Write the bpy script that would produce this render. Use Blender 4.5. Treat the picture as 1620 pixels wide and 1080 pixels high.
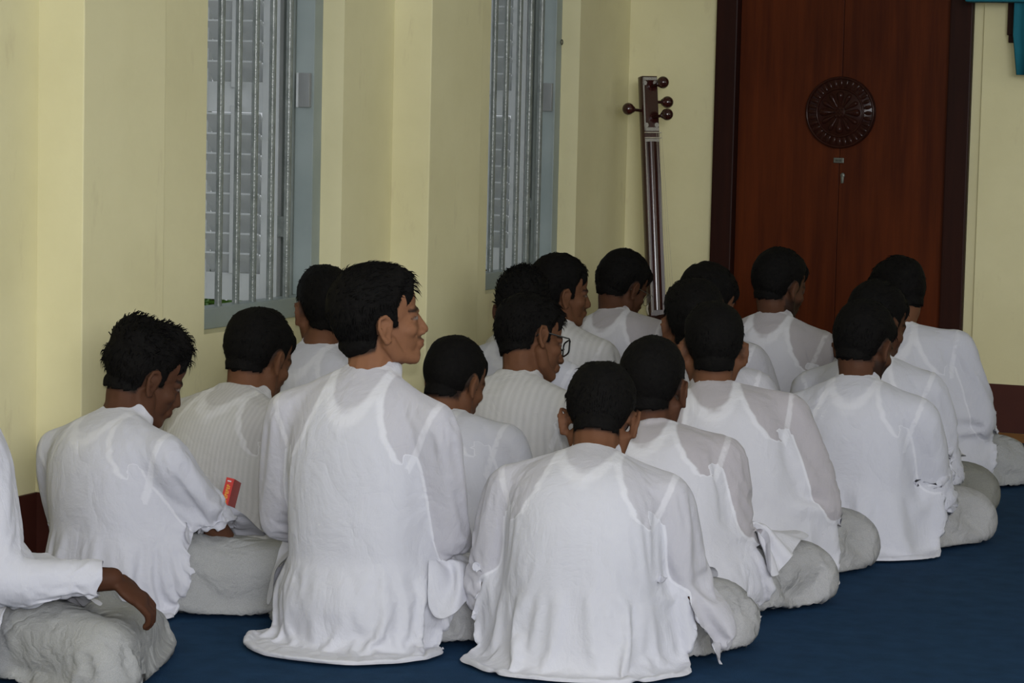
import bpy, bmesh, math, random
import numpy as np
from mathutils import Matrix, Vector, Euler

PI = math.pi
sc = bpy.context.scene
COL = sc.collection
for o in list(bpy.data.objects): bpy.data.objects.remove(o)

# ---------------------------------------------------------------- camera
# the room: x along the back wall (east), y along the left wall (into the room), z up, metres
F_PX, ROLL, TILT, CAM_H = 4200., .0228, math.atan(376.5 / 4200.), 1.30
YAW = math.atan(1772 * math.cos(TILT) / F_PX)
def _v(*a): return np.array(a, float)
CF = _v(-math.sin(YAW) * math.cos(TILT), math.cos(YAW) * math.cos(TILT), -math.sin(TILT))
_R0 = _v(math.cos(YAW), math.sin(YAW), 0); _U0 = np.cross(_R0, CF)
CR = math.cos(ROLL) * _R0 + math.sin(ROLL) * _U0
CU = math.cos(ROLL) * _U0 - math.sin(ROLL) * _R0
CC = _v(0, 0, CAM_H)
def ray(x, y): return CF + CR * (x - 810) / F_PX + CU * (540 - y) / F_PX
def onz(x, y, z): r = ray(x, y); return CC + r * (z - CAM_H) / r[2]
def ony(x, y, Y): r = ray(x, y); return CC + r * Y / r[1]
def at(x, y, D): return CC + ray(x, y) * D
def depth(p): return float((np.array(p) - CC) @ CF)

cam = bpy.data.cameras.new('camera'); camo = bpy.data.objects.new('camera', cam); COL.objects.link(camo)
cam.sensor_width = 36; cam.lens = F_PX / 1620 * 36; cam.clip_start = .05; cam.clip_end = 200
camo.matrix_world = Matrix([[CR[i], CU[i], -CF[i], CC[i]] for i in range(3)] + [[0, 0, 0, 1]])
sc.camera = camo

# ---------------------------------------------------------------- sky, daylight, fill, flash, exposure
world = bpy.data.worlds.new('overcast sky'); sc.world = world; world.use_nodes = True
bg = world.node_tree.nodes['Background']; bg.inputs['Color'].default_value = (.90, .95, 1., 1); bg.inputs['Strength'].default_value = .5
def area(name, loc, target, size, power, color, size_y=None):
    l = bpy.data.lights.new(name, 'AREA'); l.energy = power; l.color = color; l.size = size
    if size_y: l.shape = 'RECTANGLE'; l.size_y = size_y
    o = bpy.data.objects.new(name, l); COL.objects.link(o); o.location = loc
    o.rotation_euler = (Vector(target) - Vector(loc)).to_track_quat('-Z', 'Y').to_euler(); return o
area('daylight from the open side of the hall', (2.6, -1.5, 2.5), (-3, 8, .4), 3.4, 390, (.93, .95, 1.), 1.8)
area('daylight from the windows on the right', (3.3, 7.0, 2.0), (-3.2, 7.8, .6), 4.0, 26, (.93, .96, 1.), 1.4)
area('overhead fill light', (-.4, 5.5, 3.45), (-.8, 6.6, 0), 4.5, 26, (.95, .95, 1.), 6)  # added soft fill from overhead; the ceiling itself is closed
area('camera flash', tuple(CC + CU * .085 + CR * .01 - CF * .02), tuple(CC + CF * 8), .05, 80, (1., .98, .95))
sc.view_settings.view_transform = 'Standard'; sc.view_settings.look = 'None'
sc.view_settings.exposure = .18; sc.view_settings.gamma = 1.; sc.view_settings.use_curve_mapping = False

# ---------------------------------------------------------------- materials
def new_mat(name, rough=.8, spec=.3):
    m = bpy.data.materials.new(name); m.use_nodes = True; nt = m.node_tree
    b = nt.nodes['Principled BSDF']; b.inputs['Roughness'].default_value = rough; b.inputs['Specular IOR Level'].default_value = spec
    return m, nt, b
def nd(nt, kind, **k):
    n = nt.nodes.new(kind)
    for a, v in k.items():
        if a.startswith('i_'):
            key = a[2:]; key = int(key) if key.isdigit() else key.replace('_', ' ')
            n.inputs[key].default_value = v
        else: setattr(n, a, v)
    return n
def coord(nt, scale=(1, 1, 1), kind='Object'):
    tc = nd(nt, 'ShaderNodeTexCoord'); mp = nd(nt, 'ShaderNodeMapping'); mp.inputs['Scale'].default_value = scale
    nt.links.new(tc.outputs[kind], mp.inputs['Vector']); return mp.outputs['Vector']
def ramp(nt, fac, stops):
    r = nd(nt, 'ShaderNodeValToRGB'); e = r.color_ramp.elements
    while len(e) < len(stops): e.new(.5)
    for x, (p, c) in zip(e, stops): x.position = p; x.color = (*c, 1)
    nt.links.new(fac, r.inputs['Fac']); return r.outputs['Color']
def bump(nt, b, h, strength, dist=.002):
    n = nd(nt, 'ShaderNodeBump'); n.inputs['Strength'].default_value = strength; n.inputs['Distance'].default_value = dist
    nt.links.new(h, n.inputs['Height']); nt.links.new(n.outputs['Normal'], b.inputs['Normal']); return n
def noisy(name, c1, c2, scale=4., rough=.8, spec=.3, stretch=(1, 1, 1), bs=.1, bscale=60., detail=6):
    m, nt, b = new_mat(name, rough, spec); v = coord(nt, stretch)
    n = nd(nt, 'ShaderNodeTexNoise', i_Scale=scale, i_Detail=float(detail)); nt.links.new(v, n.inputs['Vector'])
    nt.links.new(ramp(nt, n.outputs['Fac'], [(.3, c1), (.7, c2)]), b.inputs['Base Color'])
    n2 = nd(nt, 'ShaderNodeTexNoise', i_Scale=bscale, i_Detail=4.); nt.links.new(v, n2.inputs['Vector'])
    bump(nt, b, n2.outputs['Fac'], bs, .004); return m

MAT = {}
def wall_mat():
    m, nt, b = new_mat('cream yellow painted plaster', .85, .2)
    v = coord(nt, kind='Object')
    n = nd(nt, 'ShaderNodeTexNoise', i_Scale=1.7, i_Detail=7., i_Roughness=.6); nt.links.new(v, n.inputs['Vector'])
    base = ramp(nt, n.outputs['Fac'], [(.32, (.64, .595, .36)), (.68, (.72, .675, .425))])
    st = nd(nt, 'ShaderNodeTexNoise', i_Scale=9., i_Detail=8., i_Roughness=.7); nt.links.new(coord(nt, (1, 1, .3)), st.inputs['Vector'])
    s2 = ramp(nt, st.outputs['Fac'], [(.60, (0, 0, 0)), (.80, (1, 1, 1))])
    mx = nd(nt, 'ShaderNodeMix', data_type='RGBA'); nt.links.new(s2, mx.inputs[0]); nt.links.new(base, mx.inputs[6]); mx.inputs[7].default_value = (.56, .50, .31, 1)
    nt.links.new(mx.outputs[2], b.inputs['Base Color'])
    n2 = nd(nt, 'ShaderNodeTexNoise', i_Scale=30., i_Detail=6.); nt.links.new(v, n2.inputs['Vector']); bump(nt, b, n2.outputs['Fac'], .12, .006); return m
MAT['wall'] = wall_mat()
MAT['ceiling'] = noisy('white distempered ceiling', (.72, .72, .70), (.78, .78, .75), 2)
MAT['dado'] = noisy('dark maroon enamel', (.045, .012, .009), (.065, .018, .012), 3, .5, .2)
MAT['carpet'] = noisy('navy carpet pile', (.0075, .030, .072), (.012, .042, .098), 14, .95, .1, bs=.5, bscale=260)
MAT['jute'] = noisy('tan jute weave', (.22, .10, .04), (.34, .17, .07), 30, .9, .1, (1, 8, 1), .4, 200)
MAT['navy'] = noisy('navy stripe', (.010, .016, .04), (.016, .026, .06), 30, .9, .1, bs=.3, bscale=200)
MAT['paint'] = noisy('blue grey enamel', (.21, .255, .25), (.27, .315, .31), 5, .32, .5, bs=.12, bscale=40)
MAT['paint_dark'] = noisy('dark grey green enamel', (.14, .165, .15), (.19, .215, .20), 9, .4, .5, bs=.2, bscale=50)  # darker than the frame enamel, for the rebate and outer cover
MAT['shutter'] = noisy('pale grey shutter paint', (.42, .45, .455), (.52, .55, .555), 6, .5, .4, bs=.1, bscale=60)
MAT['iron'] = noisy('grey painted iron', (.12, .14, .13), (.20, .225, .21), 24, .25, .6, bs=.3, bscale=120)
MAT['block'] = noisy('weathered wood block', (.16, .17, .17), (.30, .32, .32), 14, .4, .5, (1, 1, .15), .5, 60)
def wood(name, c1, c2, rough, sc_=1.):
    m, nt, b = new_mat(name, rough, .10); v = coord(nt, (9, 9, .55))
    n = nd(nt, 'ShaderNodeTexNoise', i_Scale=3. * sc_, i_Detail=8., i_Roughness=.65); nt.links.new(v, n.inputs['Vector'])
    big = nd(nt, 'ShaderNodeTexNoise', i_Scale=1.3, i_Detail=3.); nt.links.new(coord(nt, (1.6, 1.6, .8)), big.inputs['Vector'])
    mx = nd(nt, 'ShaderNodeMath', operation='MULTIPLY_ADD'); nt.links.new(n.outputs['Fac'], mx.inputs[0]); mx.inputs[1].default_value = .6
    m2 = nd(nt, 'ShaderNodeMath', operation='MULTIPLY'); nt.links.new(big.outputs['Fac'], m2.inputs[0]); m2.inputs[1].default_value = .4; nt.links.new(m2.outputs[0], mx.inputs[2])
    nt.links.new(ramp(nt, mx.outputs[0], [(.36, c1), (.62, c2)]), b.inputs['Base Color']); bump(nt, b, n.outputs['Fac'], .06, .002)
    b.inputs['Coat Weight'].default_value = .02; b.inputs['Coat Roughness'].default_value = .3; return m
MAT['door'] = wood('varnished teak', (.042, .0075, .0018), (.090, .018, .0035), .5)
MAT['frame'] = wood('dark varnished frame wood', (.016, .005, .004), (.028, .008, .005), .5)
MAT['carved'] = wood('dark carved wood', (.018, .006, .004), (.032, .010, .007), .16)
MAT['lacquer'] = noisy('dark lacquered tun wood', (.022, .006, .005), (.045, .010, .008), 6, .13, .6, (6, 6, .5), .0)
MAT['inlay'] = noisy('cream inlay', (.22, .21, .18), (.42, .40, .35), 300, .5, .3, bs=.2, bscale=400)
MAT['cord'] = noisy('cream cord', (.35, .32, .24), (.5, .46, .36), 60, .7)
MAT['brass'] = noisy('dull steel', (.10, .11, .10), (.16, .16, .14), 20, .45, .5); MAT['brass'].node_tree.nodes['Principled BSDF'].inputs['Metallic'].default_value = .7
MAT['teal'] = noisy('teal cloth', (.010, .11, .16), (.015, .15, .20), 6, .8, .2, bs=.2, bscale=80)
MAT['leaf'] = noisy('green leaves', (.04, .12, .015), (.12, .26, .03), 5, .5, .4)
MAT['stem'] = noisy('brown stems', (.05, .035, .02), (.09, .06, .035), 12)
MAT['soil'] = noisy('dark garden soil', (.03, .03, .018), (.06, .055, .03), 3)
MAT['red'] = noisy('red book cover', (.50, .020, .012), (.60, .03, .018), 8, .35, .4, bs=0)
MAT['yellow'] = noisy('yellow print', (.75, .42, .03), (.8, .48, .05), 8, .5, bs=0)
MAT['page'] = noisy('white page', (.62, .62, .62), (.68, .68, .67), 8, .8, bs=.05)
MAT['ink'] = noisy('grey ink', (.22, .22, .24), (.30, .30, .32), 90, .8, bs=0)
MAT['pink'] = noisy('pink print', (.62, .22, .24), (.66, .30, .30), 90, .8, bs=0)
MAT['purple'] = noisy('purple cover', (.16, .030, .11), (.20, .04, .14), 8, .4, bs=0)
MAT['green'] = noisy('green cover edge', (.09, .20, .05), (.12, .24, .06), 8, .4, bs=0)
MAT['blackplastic'] = noisy('black spectacle frame', (.008, .008, .009), (.014, .014, .015), 8, .25, .5, bs=0)
m, nt, b = new_mat('lens', .03, .5); b.inputs['Base Color'].default_value = (.9, .95, .95, 1); b.inputs['Alpha'].default_value = .10; MAT['lens'] = m

def cloth_mat(name, white, sheer, weave=900., stripes=0, rough=.9):
    m, nt, b = new_mat(name, rough, .15); L = nt.links.new
    def attr(n): a = nd(nt, 'ShaderNodeAttribute'); a.attribute_name = n; return a
    ves = attr('vest').outputs['Fac']
    inside = nd(nt, 'ShaderNodeMapRange', interpolation_type='SMOOTHSTEP'); inside.inputs[1].default_value = -.004; inside.inputs[2].default_value = .004; L(ves, inside.inputs[0])
    line = nd(nt, 'ShaderNodeMapRange', interpolation_type='SMOOTHSTEP'); line.inputs[1].default_value = .020; line.inputs[2].default_value = .010; L(ves, line.inputs[0])
    edge = nd(nt, 'ShaderNodeMath', operation='MULTIPLY'); L(inside.outputs[0], edge.inputs[0]); L(line.outputs[0], edge.inputs[1])
    seam = nd(nt, 'ShaderNodeMapRange', interpolation_type='SMOOTHSTEP'); seam.inputs[1].default_value = .010; seam.inputs[2].default_value = .005; L(attr('seam').outputs['Fac'], seam.inputs[0])
    a = nd(nt, 'ShaderNodeMix', data_type='RGBA'); L(inside.outputs[0], a.inputs[0]); a.inputs[6].default_value = (*sheer, 1); a.inputs[7].default_value = (*white, 1)
    mxs = nd(nt, 'ShaderNodeMath', operation='MAXIMUM'); L(edge.outputs[0], mxs.inputs[0]); L(seam.outputs[0], mxs.inputs[1])
    k = nd(nt, 'ShaderNodeMath', operation='MULTIPLY'); L(mxs.outputs[0], k.inputs[0]); k.inputs[1].default_value = .36
    c = nd(nt, 'ShaderNodeMix', data_type='RGBA'); L(k.outputs[0], c.inputs[0]); L(a.outputs[2], c.inputs[6]); c.inputs[7].default_value = (.70, .70, .745, 1)
    out = c.outputs[2]
    rest = attr('rest').outputs['Vector']
    if stripes:
        w = nd(nt, 'ShaderNodeTexWave', i_Scale=float(stripes), i_Distortion=.4, i_Detail=2.); w.wave_type = 'BANDS'; w.bands_direction = 'X'; L(rest, w.inputs['Vector'])
        d = nd(nt, 'ShaderNodeMix', data_type='RGBA', blend_type='MULTIPLY'); d.inputs[0].default_value = .09; L(out, d.inputs[6]); L(w.outputs['Color'], d.inputs[7]); out = d.outputs[2]
    L(out, b.inputs['Base Color'])
    # crumpled cotton: broad soft creases, fine weave
    n1 = nd(nt, 'ShaderNodeTexNoise', i_Scale=7., i_Detail=5., i_Roughness=.55, i_Distortion=.5); L(coord(nt, (1.2, 1.2, .8)), n1.inputs['Vector'])
    mf = nd(nt, 'ShaderNodeMath', operation='SUBTRACT'); L(n1.outputs['Fac'], mf.inputs[0]); mf.inputs[1].default_value = .5
    ab = nd(nt, 'ShaderNodeMath', operation='ABSOLUTE'); L(mf.outputs[0], ab.inputs[0])
    n2 = nd(nt, 'ShaderNodeTexNoise', i_Scale=weave, i_Detail=2.); L(coord(nt), n2.inputs['Vector'])
    n3 = nd(nt, 'ShaderNodeTexNoise', i_Scale=17., i_Detail=4., i_Roughness=.5, i_Distortion=.8); L(coord(nt, (.8, .8, 1.25)), n3.inputs['Vector'])
    m3 = nd(nt, 'ShaderNodeMath', operation='SUBTRACT'); L(n3.outputs['Fac'], m3.inputs[0]); m3.inputs[1].default_value = .5
    a3 = nd(nt, 'ShaderNodeMath', operation='ABSOLUTE'); L(m3.outputs[0], a3.inputs[0])
    h3 = nd(nt, 'ShaderNodeMath', operation='MULTIPLY_ADD'); L(a3.outputs[0], h3.inputs[0]); h3.inputs[1].default_value = .18; L(ab.outputs[0], h3.inputs[2])
    bb = nd(nt, 'ShaderNodeBump', i_Strength=.45, i_Distance=.028); L(h3.outputs[0], bb.inputs['Height'])
    b2 = nd(nt, 'ShaderNodeBump', i_Strength=.25, i_Distance=.0015); L(n2.outputs['Fac'], b2.inputs['Height']); L(bb.outputs['Normal'], b2.inputs['Normal'])
    L(b2.outputs['Normal'], b.inputs['Normal'])
    b.inputs['Sheen Weight'].default_value = .15
    return m
MAT['kurta'] = cloth_mat('white cotton over a vest', (.50, .505, .56), (.425, .42, .465))
MAT['kurta_sheer'] = cloth_mat('sheer white cotton over a vest', (.51, .51, .56), (.365, .345, .37))
MAT['kurta_dense'] = cloth_mat('dense white cotton', (.50, .505, .565), (.475, .48, .54))
MAT['kurta_warm'] = cloth_mat('striped off white cotton', (.50, .495, .50), (.45, .44, .44), stripes=15)
MAT['kurta_ribbed'] = cloth_mat('fine ribbed off white cotton', (.48, .475, .47), (.43, .42, .42), stripes=26)
def simple_cloth(name, c):
    m, nt, b = new_mat(name, .92, .1); b.inputs['Base Color'].default_value = (*c, 1)
    n1 = nd(nt, 'ShaderNodeTexNoise', i_Scale=6., i_Detail=5., i_Distortion=1.6); nt.links.new(coord(nt, (1, 1, 1.4)), n1.inputs['Vector'])
    n2 = nd(nt, 'ShaderNodeTexNoise', i_Scale=500., i_Detail=2.); nt.links.new(coord(nt), n2.inputs['Vector'])
    nt.links.new(ramp(nt, n2.outputs['Fac'], [(.3, tuple(x * .86 for x in c)), (.7, tuple(min(1, x * 1.08) for x in c))]), b.inputs['Base Color'])
    m1 = nd(nt, 'ShaderNodeMath', operation='SUBTRACT'); nt.links.new(n1.outputs['Fac'], m1.inputs[0]); m1.inputs[1].default_value = .5
    a1 = nd(nt, 'ShaderNodeMath', operation='ABSOLUTE'); nt.links.new(m1.outputs[0], a1.inputs[0])
    bb = nd(nt, 'ShaderNodeBump', i_Strength=.5, i_Distance=.034); nt.links.new(a1.outputs[0], bb.inputs['Height']); nt.links.new(bb.outputs['Normal'], b.inputs['Normal']); return m
MAT['trouser'] = simple_cloth('off white gauze trousers', (.34, .34, .35))
MAT['trouser_grey'] = simple_cloth('grey linen trousers', (.20, .20, .185))
MAT['trouser_linen'] = simple_cloth('pale grey linen trousers', (.30, .305, .31))
m, nt, b = new_mat('skin', .60, .09); a = nd(nt, 'ShaderNodeAttribute'); a.attribute_name = 'tone'
n = nd(nt, 'ShaderNodeTexNoise', i_Scale=22., i_Detail=4.); nt.links.new(coord(nt), n.inputs['Vector'])
mx = nd(nt, 'ShaderNodeMix', data_type='RGBA', blend_type='MULTIPLY'); mx.inputs[0].default_value = .35; nt.links.new(a.outputs['Color'], mx.inputs[6]); nt.links.new(ramp(nt, n.outputs['Fac'], [(.3, (.75, .7, .7)), (.7, (1.1, 1.05, 1.0))]), mx.inputs[7])
nt.links.new(mx.outputs[2], b.inputs['Base Color']); b.inputs['Subsurface Weight'].default_value = .0; MAT['skin'] = m
MAT['hair'] = noisy('black hair', (.0035, .0032, .0032), (.006, .0055, .0052), 90, .75, .06, bs=.5, bscale=160)

# ---------------------------------------------------------------- small mesh builders
class MB:
    """collects boxes, tubes and lathes and links them as one mesh object"""
    def __init__(self): self.bm = bmesh.new()
    def box(self, a, b, bev=0., M=None):
        a, b = Vector(a), Vector(b); c = (a + b) / 2; d = b - a
        g = bmesh.ops.create_cube(self.bm, size=1, matrix=Matrix.Translation(c) @ Matrix.Diagonal((abs(d.x), abs(d.y), abs(d.z), 1)))
        if bev: 
            es = list({e for v in g['verts'] for e in v.link_edges}); r = bmesh.ops.bevel(self.bm, geom=es, offset=bev, segments=2, affect='EDGES', profile=.6)
            vs = list({v for v in r['verts']} | {v for f in r['faces'] for v in f.verts} | {v for v in g['verts'] if v.is_valid})
        else: vs = g['verts']
        if M is not None: bmesh.ops.transform(self.bm, matrix=M, verts=vs)
        return self
    def tube(self, pts, r, seg=12):
        pts = [Vector(p) for p in pts]; rr = r if isinstance(r, (list, tuple)) else [r] * len(pts); rings = []
        for i, p in enumerate(pts):
            t = (pts[min(i + 1, len(pts) - 1)] - pts[max(i - 1, 0)]).normalized()
            x = t.cross(Vector((.31, .17, .94))).normalized(); y = t.cross(x)
            rings.append([self.bm.verts.new(p + (x * math.cos(k * 2 * PI / seg) + y * math.sin(k * 2 * PI / seg)) * rr[i]) for k in range(seg)])
        for a, b in zip(rings, rings[1:]):
            for k in range(seg): self.bm.faces.new((a[k], a[(k + 1) % seg], b[(k + 1) % seg], b[k]))
        self.bm.faces.new(rings[0][::-1]); self.bm.faces.new(rings[-1]); return self
    def ball(self, c, r, M=None, u=20, v=12):
        m = Matrix.Translation(Vector(c)) @ (M if M is not None else Matrix()) @ Matrix.Diagonal((*(r if hasattr(r, '__len__') else (r, r, r)), 1))
        bmesh.ops.create_uvsphere(self.bm, u_segments=u, v_segments=v, radius=1, matrix=m); return self
    def ring(self, c, R, r, M=None, n=40, k=10):
        m = Matrix.Translation(Vector(c)) @ (M if M is not None else Matrix()); g = []
        for i in range(n):
            a = i * 2 * PI / n; g.append([self.bm.verts.new(m @ Vector(((R + r * math.cos(j * 2 * PI / k)) * math.cos(a), r * math.sin(j * 2 * PI / k), (R + r * math.cos(j * 2 * PI / k)) * math.sin(a)))) for j in range(k)])
        for i in range(n):
            for j in range(k): self.bm.faces.new((g[i][j], g[i][(j + 1) % k], g[(i + 1) % n][(j + 1) % k], g[(i + 1) % n][j]))
        return self
    def faces(self, vs, fs):
        v = [self.bm.verts.new(p) for p in vs]
        for f in fs: self.bm.faces.new([v[i] for i in f])
        return self
    def build(self, name, mat, parent=None, smooth=False):
        bmesh.ops.recalc_face_normals(self.bm, faces=self.bm.faces)
        me = bpy.data.meshes.new(name); self.bm.to_mesh(me); self.bm.free()
        if smooth:
            me.polygons.foreach_set('use_smooth', [True] * len(me.polygons)); me.set_sharp_from_angle(angle=math.radians(40))
        me.materials.append(MAT[mat] if isinstance(mat, str) else mat)
        o = bpy.data.objects.new(name, me); COL.objects.link(o)
        if parent is not None: o.parent = parent; o.matrix_parent_inverse = Matrix()
        return o
def link(name, me, parent=None):
    o = bpy.data.objects.new(name, me); COL.objects.link(o); o.parent = parent; return o
def empty(name, loc=(0, 0, 0)):
    o = bpy.data.objects.new(name, None); COL.objects.link(o); o.location = loc; o.empty_display_size = .1; return o
def tag(o, label=None, cat=None, group=None, kind=None):
    for k, v in (('label', label), ('category', cat), ('group', group), ('kind', kind)):
        if v: o[k] = v
    return o

# ---------------------------------------------------------------- the room
XL, YB, HC = -4.024, 10.811, 3.6          # left wall plane, back wall plane, ceiling
XR, Y0 = 3.6, -4.0                        # right wall, open front end of the hall
WIN = ((7.13, 8.06), (9.30, 10.225)); ZS, ZT = .571, 2.25
TH = .26
w = MB()
ys = [Y0, WIN[0][0], WIN[0][1], WIN[1][0], WIN[1][1], YB + TH]
for a, b in ((0, 1), (2, 3), (4, 5)): w.box((XL - TH, ys[a], 0), (XL, ys[b], HC))
for a, b in WIN: w.box((XL - TH, a, 0), (XL, b, ZS)).box((XL - TH, a, ZT), (XL, b, HC))
tag(w.build('wall_left', 'wall'), 'cream yellow plaster wall with two barred windows and shallow pilasters', kind='structure')
for i, (a, b) in enumerate(((6.20, 6.635), (8.45, 8.895))):
    tag(MB().box((XL - .01, a, 0), (XL + .145, b, HC), .004).build('trim_%d' % (i + 1), 'wall'), 'cream yellow plaster pilaster beside a window', kind='structure')
DX0, DX1, DZ = -3.623, -2.522, 2.35
w = MB().box((XL, YB, 0), (DX0 + .01, YB + TH, HC)).box((DX1 - .01, YB, 0), (XR, YB + TH, HC)).box((DX0, YB, DZ), (DX1, YB + TH, HC)).box((DX0, YB + .15, 0), (DX1, YB + TH, DZ))
tag(w.build('wall_back', 'wall'), 'cream yellow back wall with the wooden door', kind='structure')
tag(MB().box((-2.478, YB - .022, 0), (XR, YB + .001, HC), .003).build('trim_3', 'wall'), 'slightly raised plaster face right of the door', kind='structure')
tag(MB().box((XR, Y0, 0), (XR + .2, YB, HC)).build('wall_right', 'wall'), 'cream wall on the right', kind='structure')
tag(MB().box((XL - TH, Y0, HC), (XR + .2, YB + TH, HC + .15)).build('ceiling', 'ceiling'), 'white ceiling', kind='structure')
floor = tag(MB().box((XL, Y0, -.12), (XR, YB + TH, 0)).build('floor', 'carpet'), 'floor laid with navy blue carpet', kind='structure')
bb = MB().box((XL, Y0, 0), (XL + .010, 6.20, .20)).box((XL, 6.635, 0), (XL + .010, 8.45, .20)).box((XL, 8.895, 0), (XL + .010, YB - .03, .20))
for a, b in ((6.20, 6.635), (8.45, 8.895)): bb.box((XL + .145, a - .01, 0), (XL + .155, b + .01, .20)).box((XL, a - .01, 0), (XL + .145, a, .20)).box((XL, b, 0), (XL + .145, b + .01, .20))
tag(bb.build('baseboard_left', 'dado'), 'dark maroon painted skirting', kind='structure')
tag(MB().box((-2.470, YB - .030, 0), (XR, YB - .022, .197)).box((XL + .012, YB - .010, 0), (DX0, YB, .197)).build('baseboard_back', 'dado'), 'dark maroon painted skirting', kind='structure')
# garden ground outside
tag(MB().box((-14, 2, -.35), (XL - TH - .02, 16, -.25)).build('garden_ground', 'soil'), 'dark soil of the garden outside the windows', 'ground', kind='structure')

# woven mat along the row by the right-hand sitters
mat_ = empty('floor_mat', (-3.1, 9.2, 0)); tag(mat_, 'tan jute mat with navy stripes under the far sitters', 'mat')
MX0, MX1 = -3.95, -2.085
MB().box((MX0 + 3.1, 8.25 - 9.2, .001), (MX1 + 3.1, 10.70 - 9.2, .009), .002).build('weave', 'jute', mat_)
for k, y in enumerate((8.9, 9.55, 10.22)):
    MB().box((MX0 + 3.1, y - 9.2, .0085), (MX1 + 3.1, y + .16 - 9.2, .0108)).build('stripe', 'navy', mat_)

# ---------------------------------------------------------------- windows
def window(n, y0, y1, bars):
    W = empty('window_%d' % n, (XL, y0, ZS)); tag(W, 'barred window with blue grey frame and open louvred shutter', kind='structure')
    y1 -= y0; h = ZT - ZS; f0, f1 = -.080, -.150
    MB().box((f1, 0, 0), (f0, y1, .066), .004).build('sill_rail', 'paint', W)
    MB().box((f1, 0, h - .07), (f0, y1, h), .004).build('head_rail', 'paint', W)
    for a, b in ((0, .062), (y1 - .062, y1)):
        MB().box((f1, a, .066), (f0, b, h - .07), .003).build('jamb', 'paint', W)
        c, d = (a, b + .008) if a == 0 else (a - .008, b)
        MB().box((f1 - .020, c, .05), (f1, d, h - .05)).build('rebate', 'paint_dark', W)
        MB().box((-TH - .01, a if a == 0 else b - .006, -.01), (f1 - .02, a + .006 if a == 0 else b, h), 0).build('outer_cover', 'paint_dark', W)  # dark cover added over the yellow reveal to keep the hinge gap dark
    for y in bars:
        MB().tube([(-.112, y, .05), (-.112, y, h - .05)], .0118, 14).build('bar', 'iron', W, True)
    # catch block on the far jamb
    bl = MB().box((-.130, y1 - .079, 1.271 - ZS), (-.088, y1 - .062, 1.386 - ZS), .002).build('catch_block', 'block', W)
    MB().box((-.136, y1 - .083, 1.271 - ZS), (-.129, y1 - .06, 1.386 - ZS)).build('catch_edge', 'shutter', bl)
    # two leaves, each swung a quarter turn out
    for far in (1, 0):
        yy = y1 - .062 if far else .062 - .030
        x1, x0 = -.212, -.550; z0, z1 = .606 - ZS, 2.2 - ZS; m0, m1 = 1.243 - ZS, 1.352 - ZS
        S = MB().box((x1 - .064, yy, z0), (x1, yy + .030, z1), .002).box((x0, yy, z0), (x0 + .064, yy + .030, z1), .002)
        S.box((x0 + .06, yy + .002, z0), (x1 - .06, yy + .028, z0 + .094), .002).box((x0 + .06, yy + .002, m0 + .006), (x1 - .06, yy + .028, m1), .002).box((x0 + .06, yy + .002, z1 - .09), (x1 - .06, yy + .028, z1), .002)
        S = S.build('shutter', 'shutter', W)
        if far:
            sl = MB().box((x0 + .062, -.0045, -.047), (x1 - .062, .0045, .047), .0015)
            first = sl.build('slat', 'shutter', S); me = first.data; k = 0
            for a, b in ((z0 + .094, m0), (m1, z1 - .09)):
                nsl = round((b - a) / .0690)
                for i in range(nsl):
                    o = first if k == 0 else link('slat', me, S)
                    o.location = (0, yy + .014, a + (i + .5) * (b - a) / nsl); o.rotation_euler = (math.radians(42), 0, 0); k += 1
            for a, b in ((.70 - ZS, m0 + .03), (m1 - .02, z1 - .12)):
                MB().box((-.382, yy - .027, a), (-.352, yy - .012, b), .002).build('tilt_rod', 'shutter', S)
        for z in (.25, 1.35):
            MB().tube([(-.182, yy + .010, z), (-.182, yy + .010, z + .09)], .007, 8).box((-.216, yy + .004, z + .01), (-.150, yy + .0015, z + .08)).build('hinge', 'iron', S)
    return W
W1 = window(1, *WIN[0], (.287, .402, .515, .633, .749))
W2 = window(2, *WIN[1], (.300, .420, .550, .665, .780))
MB().ring((-.068, WIN[1][1] - WIN[1][0] - .03, 1.555 - ZS), .010, .0022, Matrix.Rotation(PI / 2, 4, 'Z')).build('ring_catch', 'brass', W2, True)

# bushes outside
def bush(x, y, h, r, label, n, seed):
    rs = random.Random(seed); B = empty('bush', (x, y, -.25)); tag(B, label, 'bush', 'bushes outside the windows')
    st = MB()
    for k in range(7):
        a = rs.uniform(0, 6.28); st.tube([(0, 0, 0), (math.cos(a) * r * .3, math.sin(a) * r * .3, h * .5), (math.cos(a) * r * .7, math.sin(a) * r * .7, h * .95)], [.012, .009, .004], 6)
    st.build('stem', 'stem', B)
    lf = MB()
    for k in range(n):
        a, q, z = rs.uniform(0, 6.28), r * math.sqrt(rs.random()), h * rs.uniform(.15, 1.05); s = rs.uniform(.03, .065)
        M = Matrix.Translation((math.cos(a) * q, math.sin(a) * q, z)) @ Euler((rs.uniform(-.9, .9), rs.uniform(-.9, .9), rs.uniform(0, 6.28))).to_matrix().to_4x4()
        P = [(0, -1, 0), (.32, -.3, .08), (.30, .3, .06), (0, 1, -.15), (-.30, .3, .06), (-.32, -.3, .08), (0, 0, -.03)]
        lf.faces([M @ (Vector(p) * s) for p in P], [(0, 1, 6), (1, 2, 6), (2, 3, 6), (3, 4, 6), (4, 5, 6), (5, 0, 6)])
    o = lf.build('foliage', 'leaf', B); o['kind'] = 'stuff'
for i, (x, y, h, r) in enumerate(((-4.85, 8.75, .86, .30), (-5.4, 9.4, .95, .38), (-4.95, 10.0, .80, .28))):
    bush(x, y, h, r, ('green bush outside the nearer window, close to its near bars', 'green bush outside the nearer window, set back in the middle', 'green bush outside the nearer window, towards its far jamb')[i], 520, 5 + i)
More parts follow.
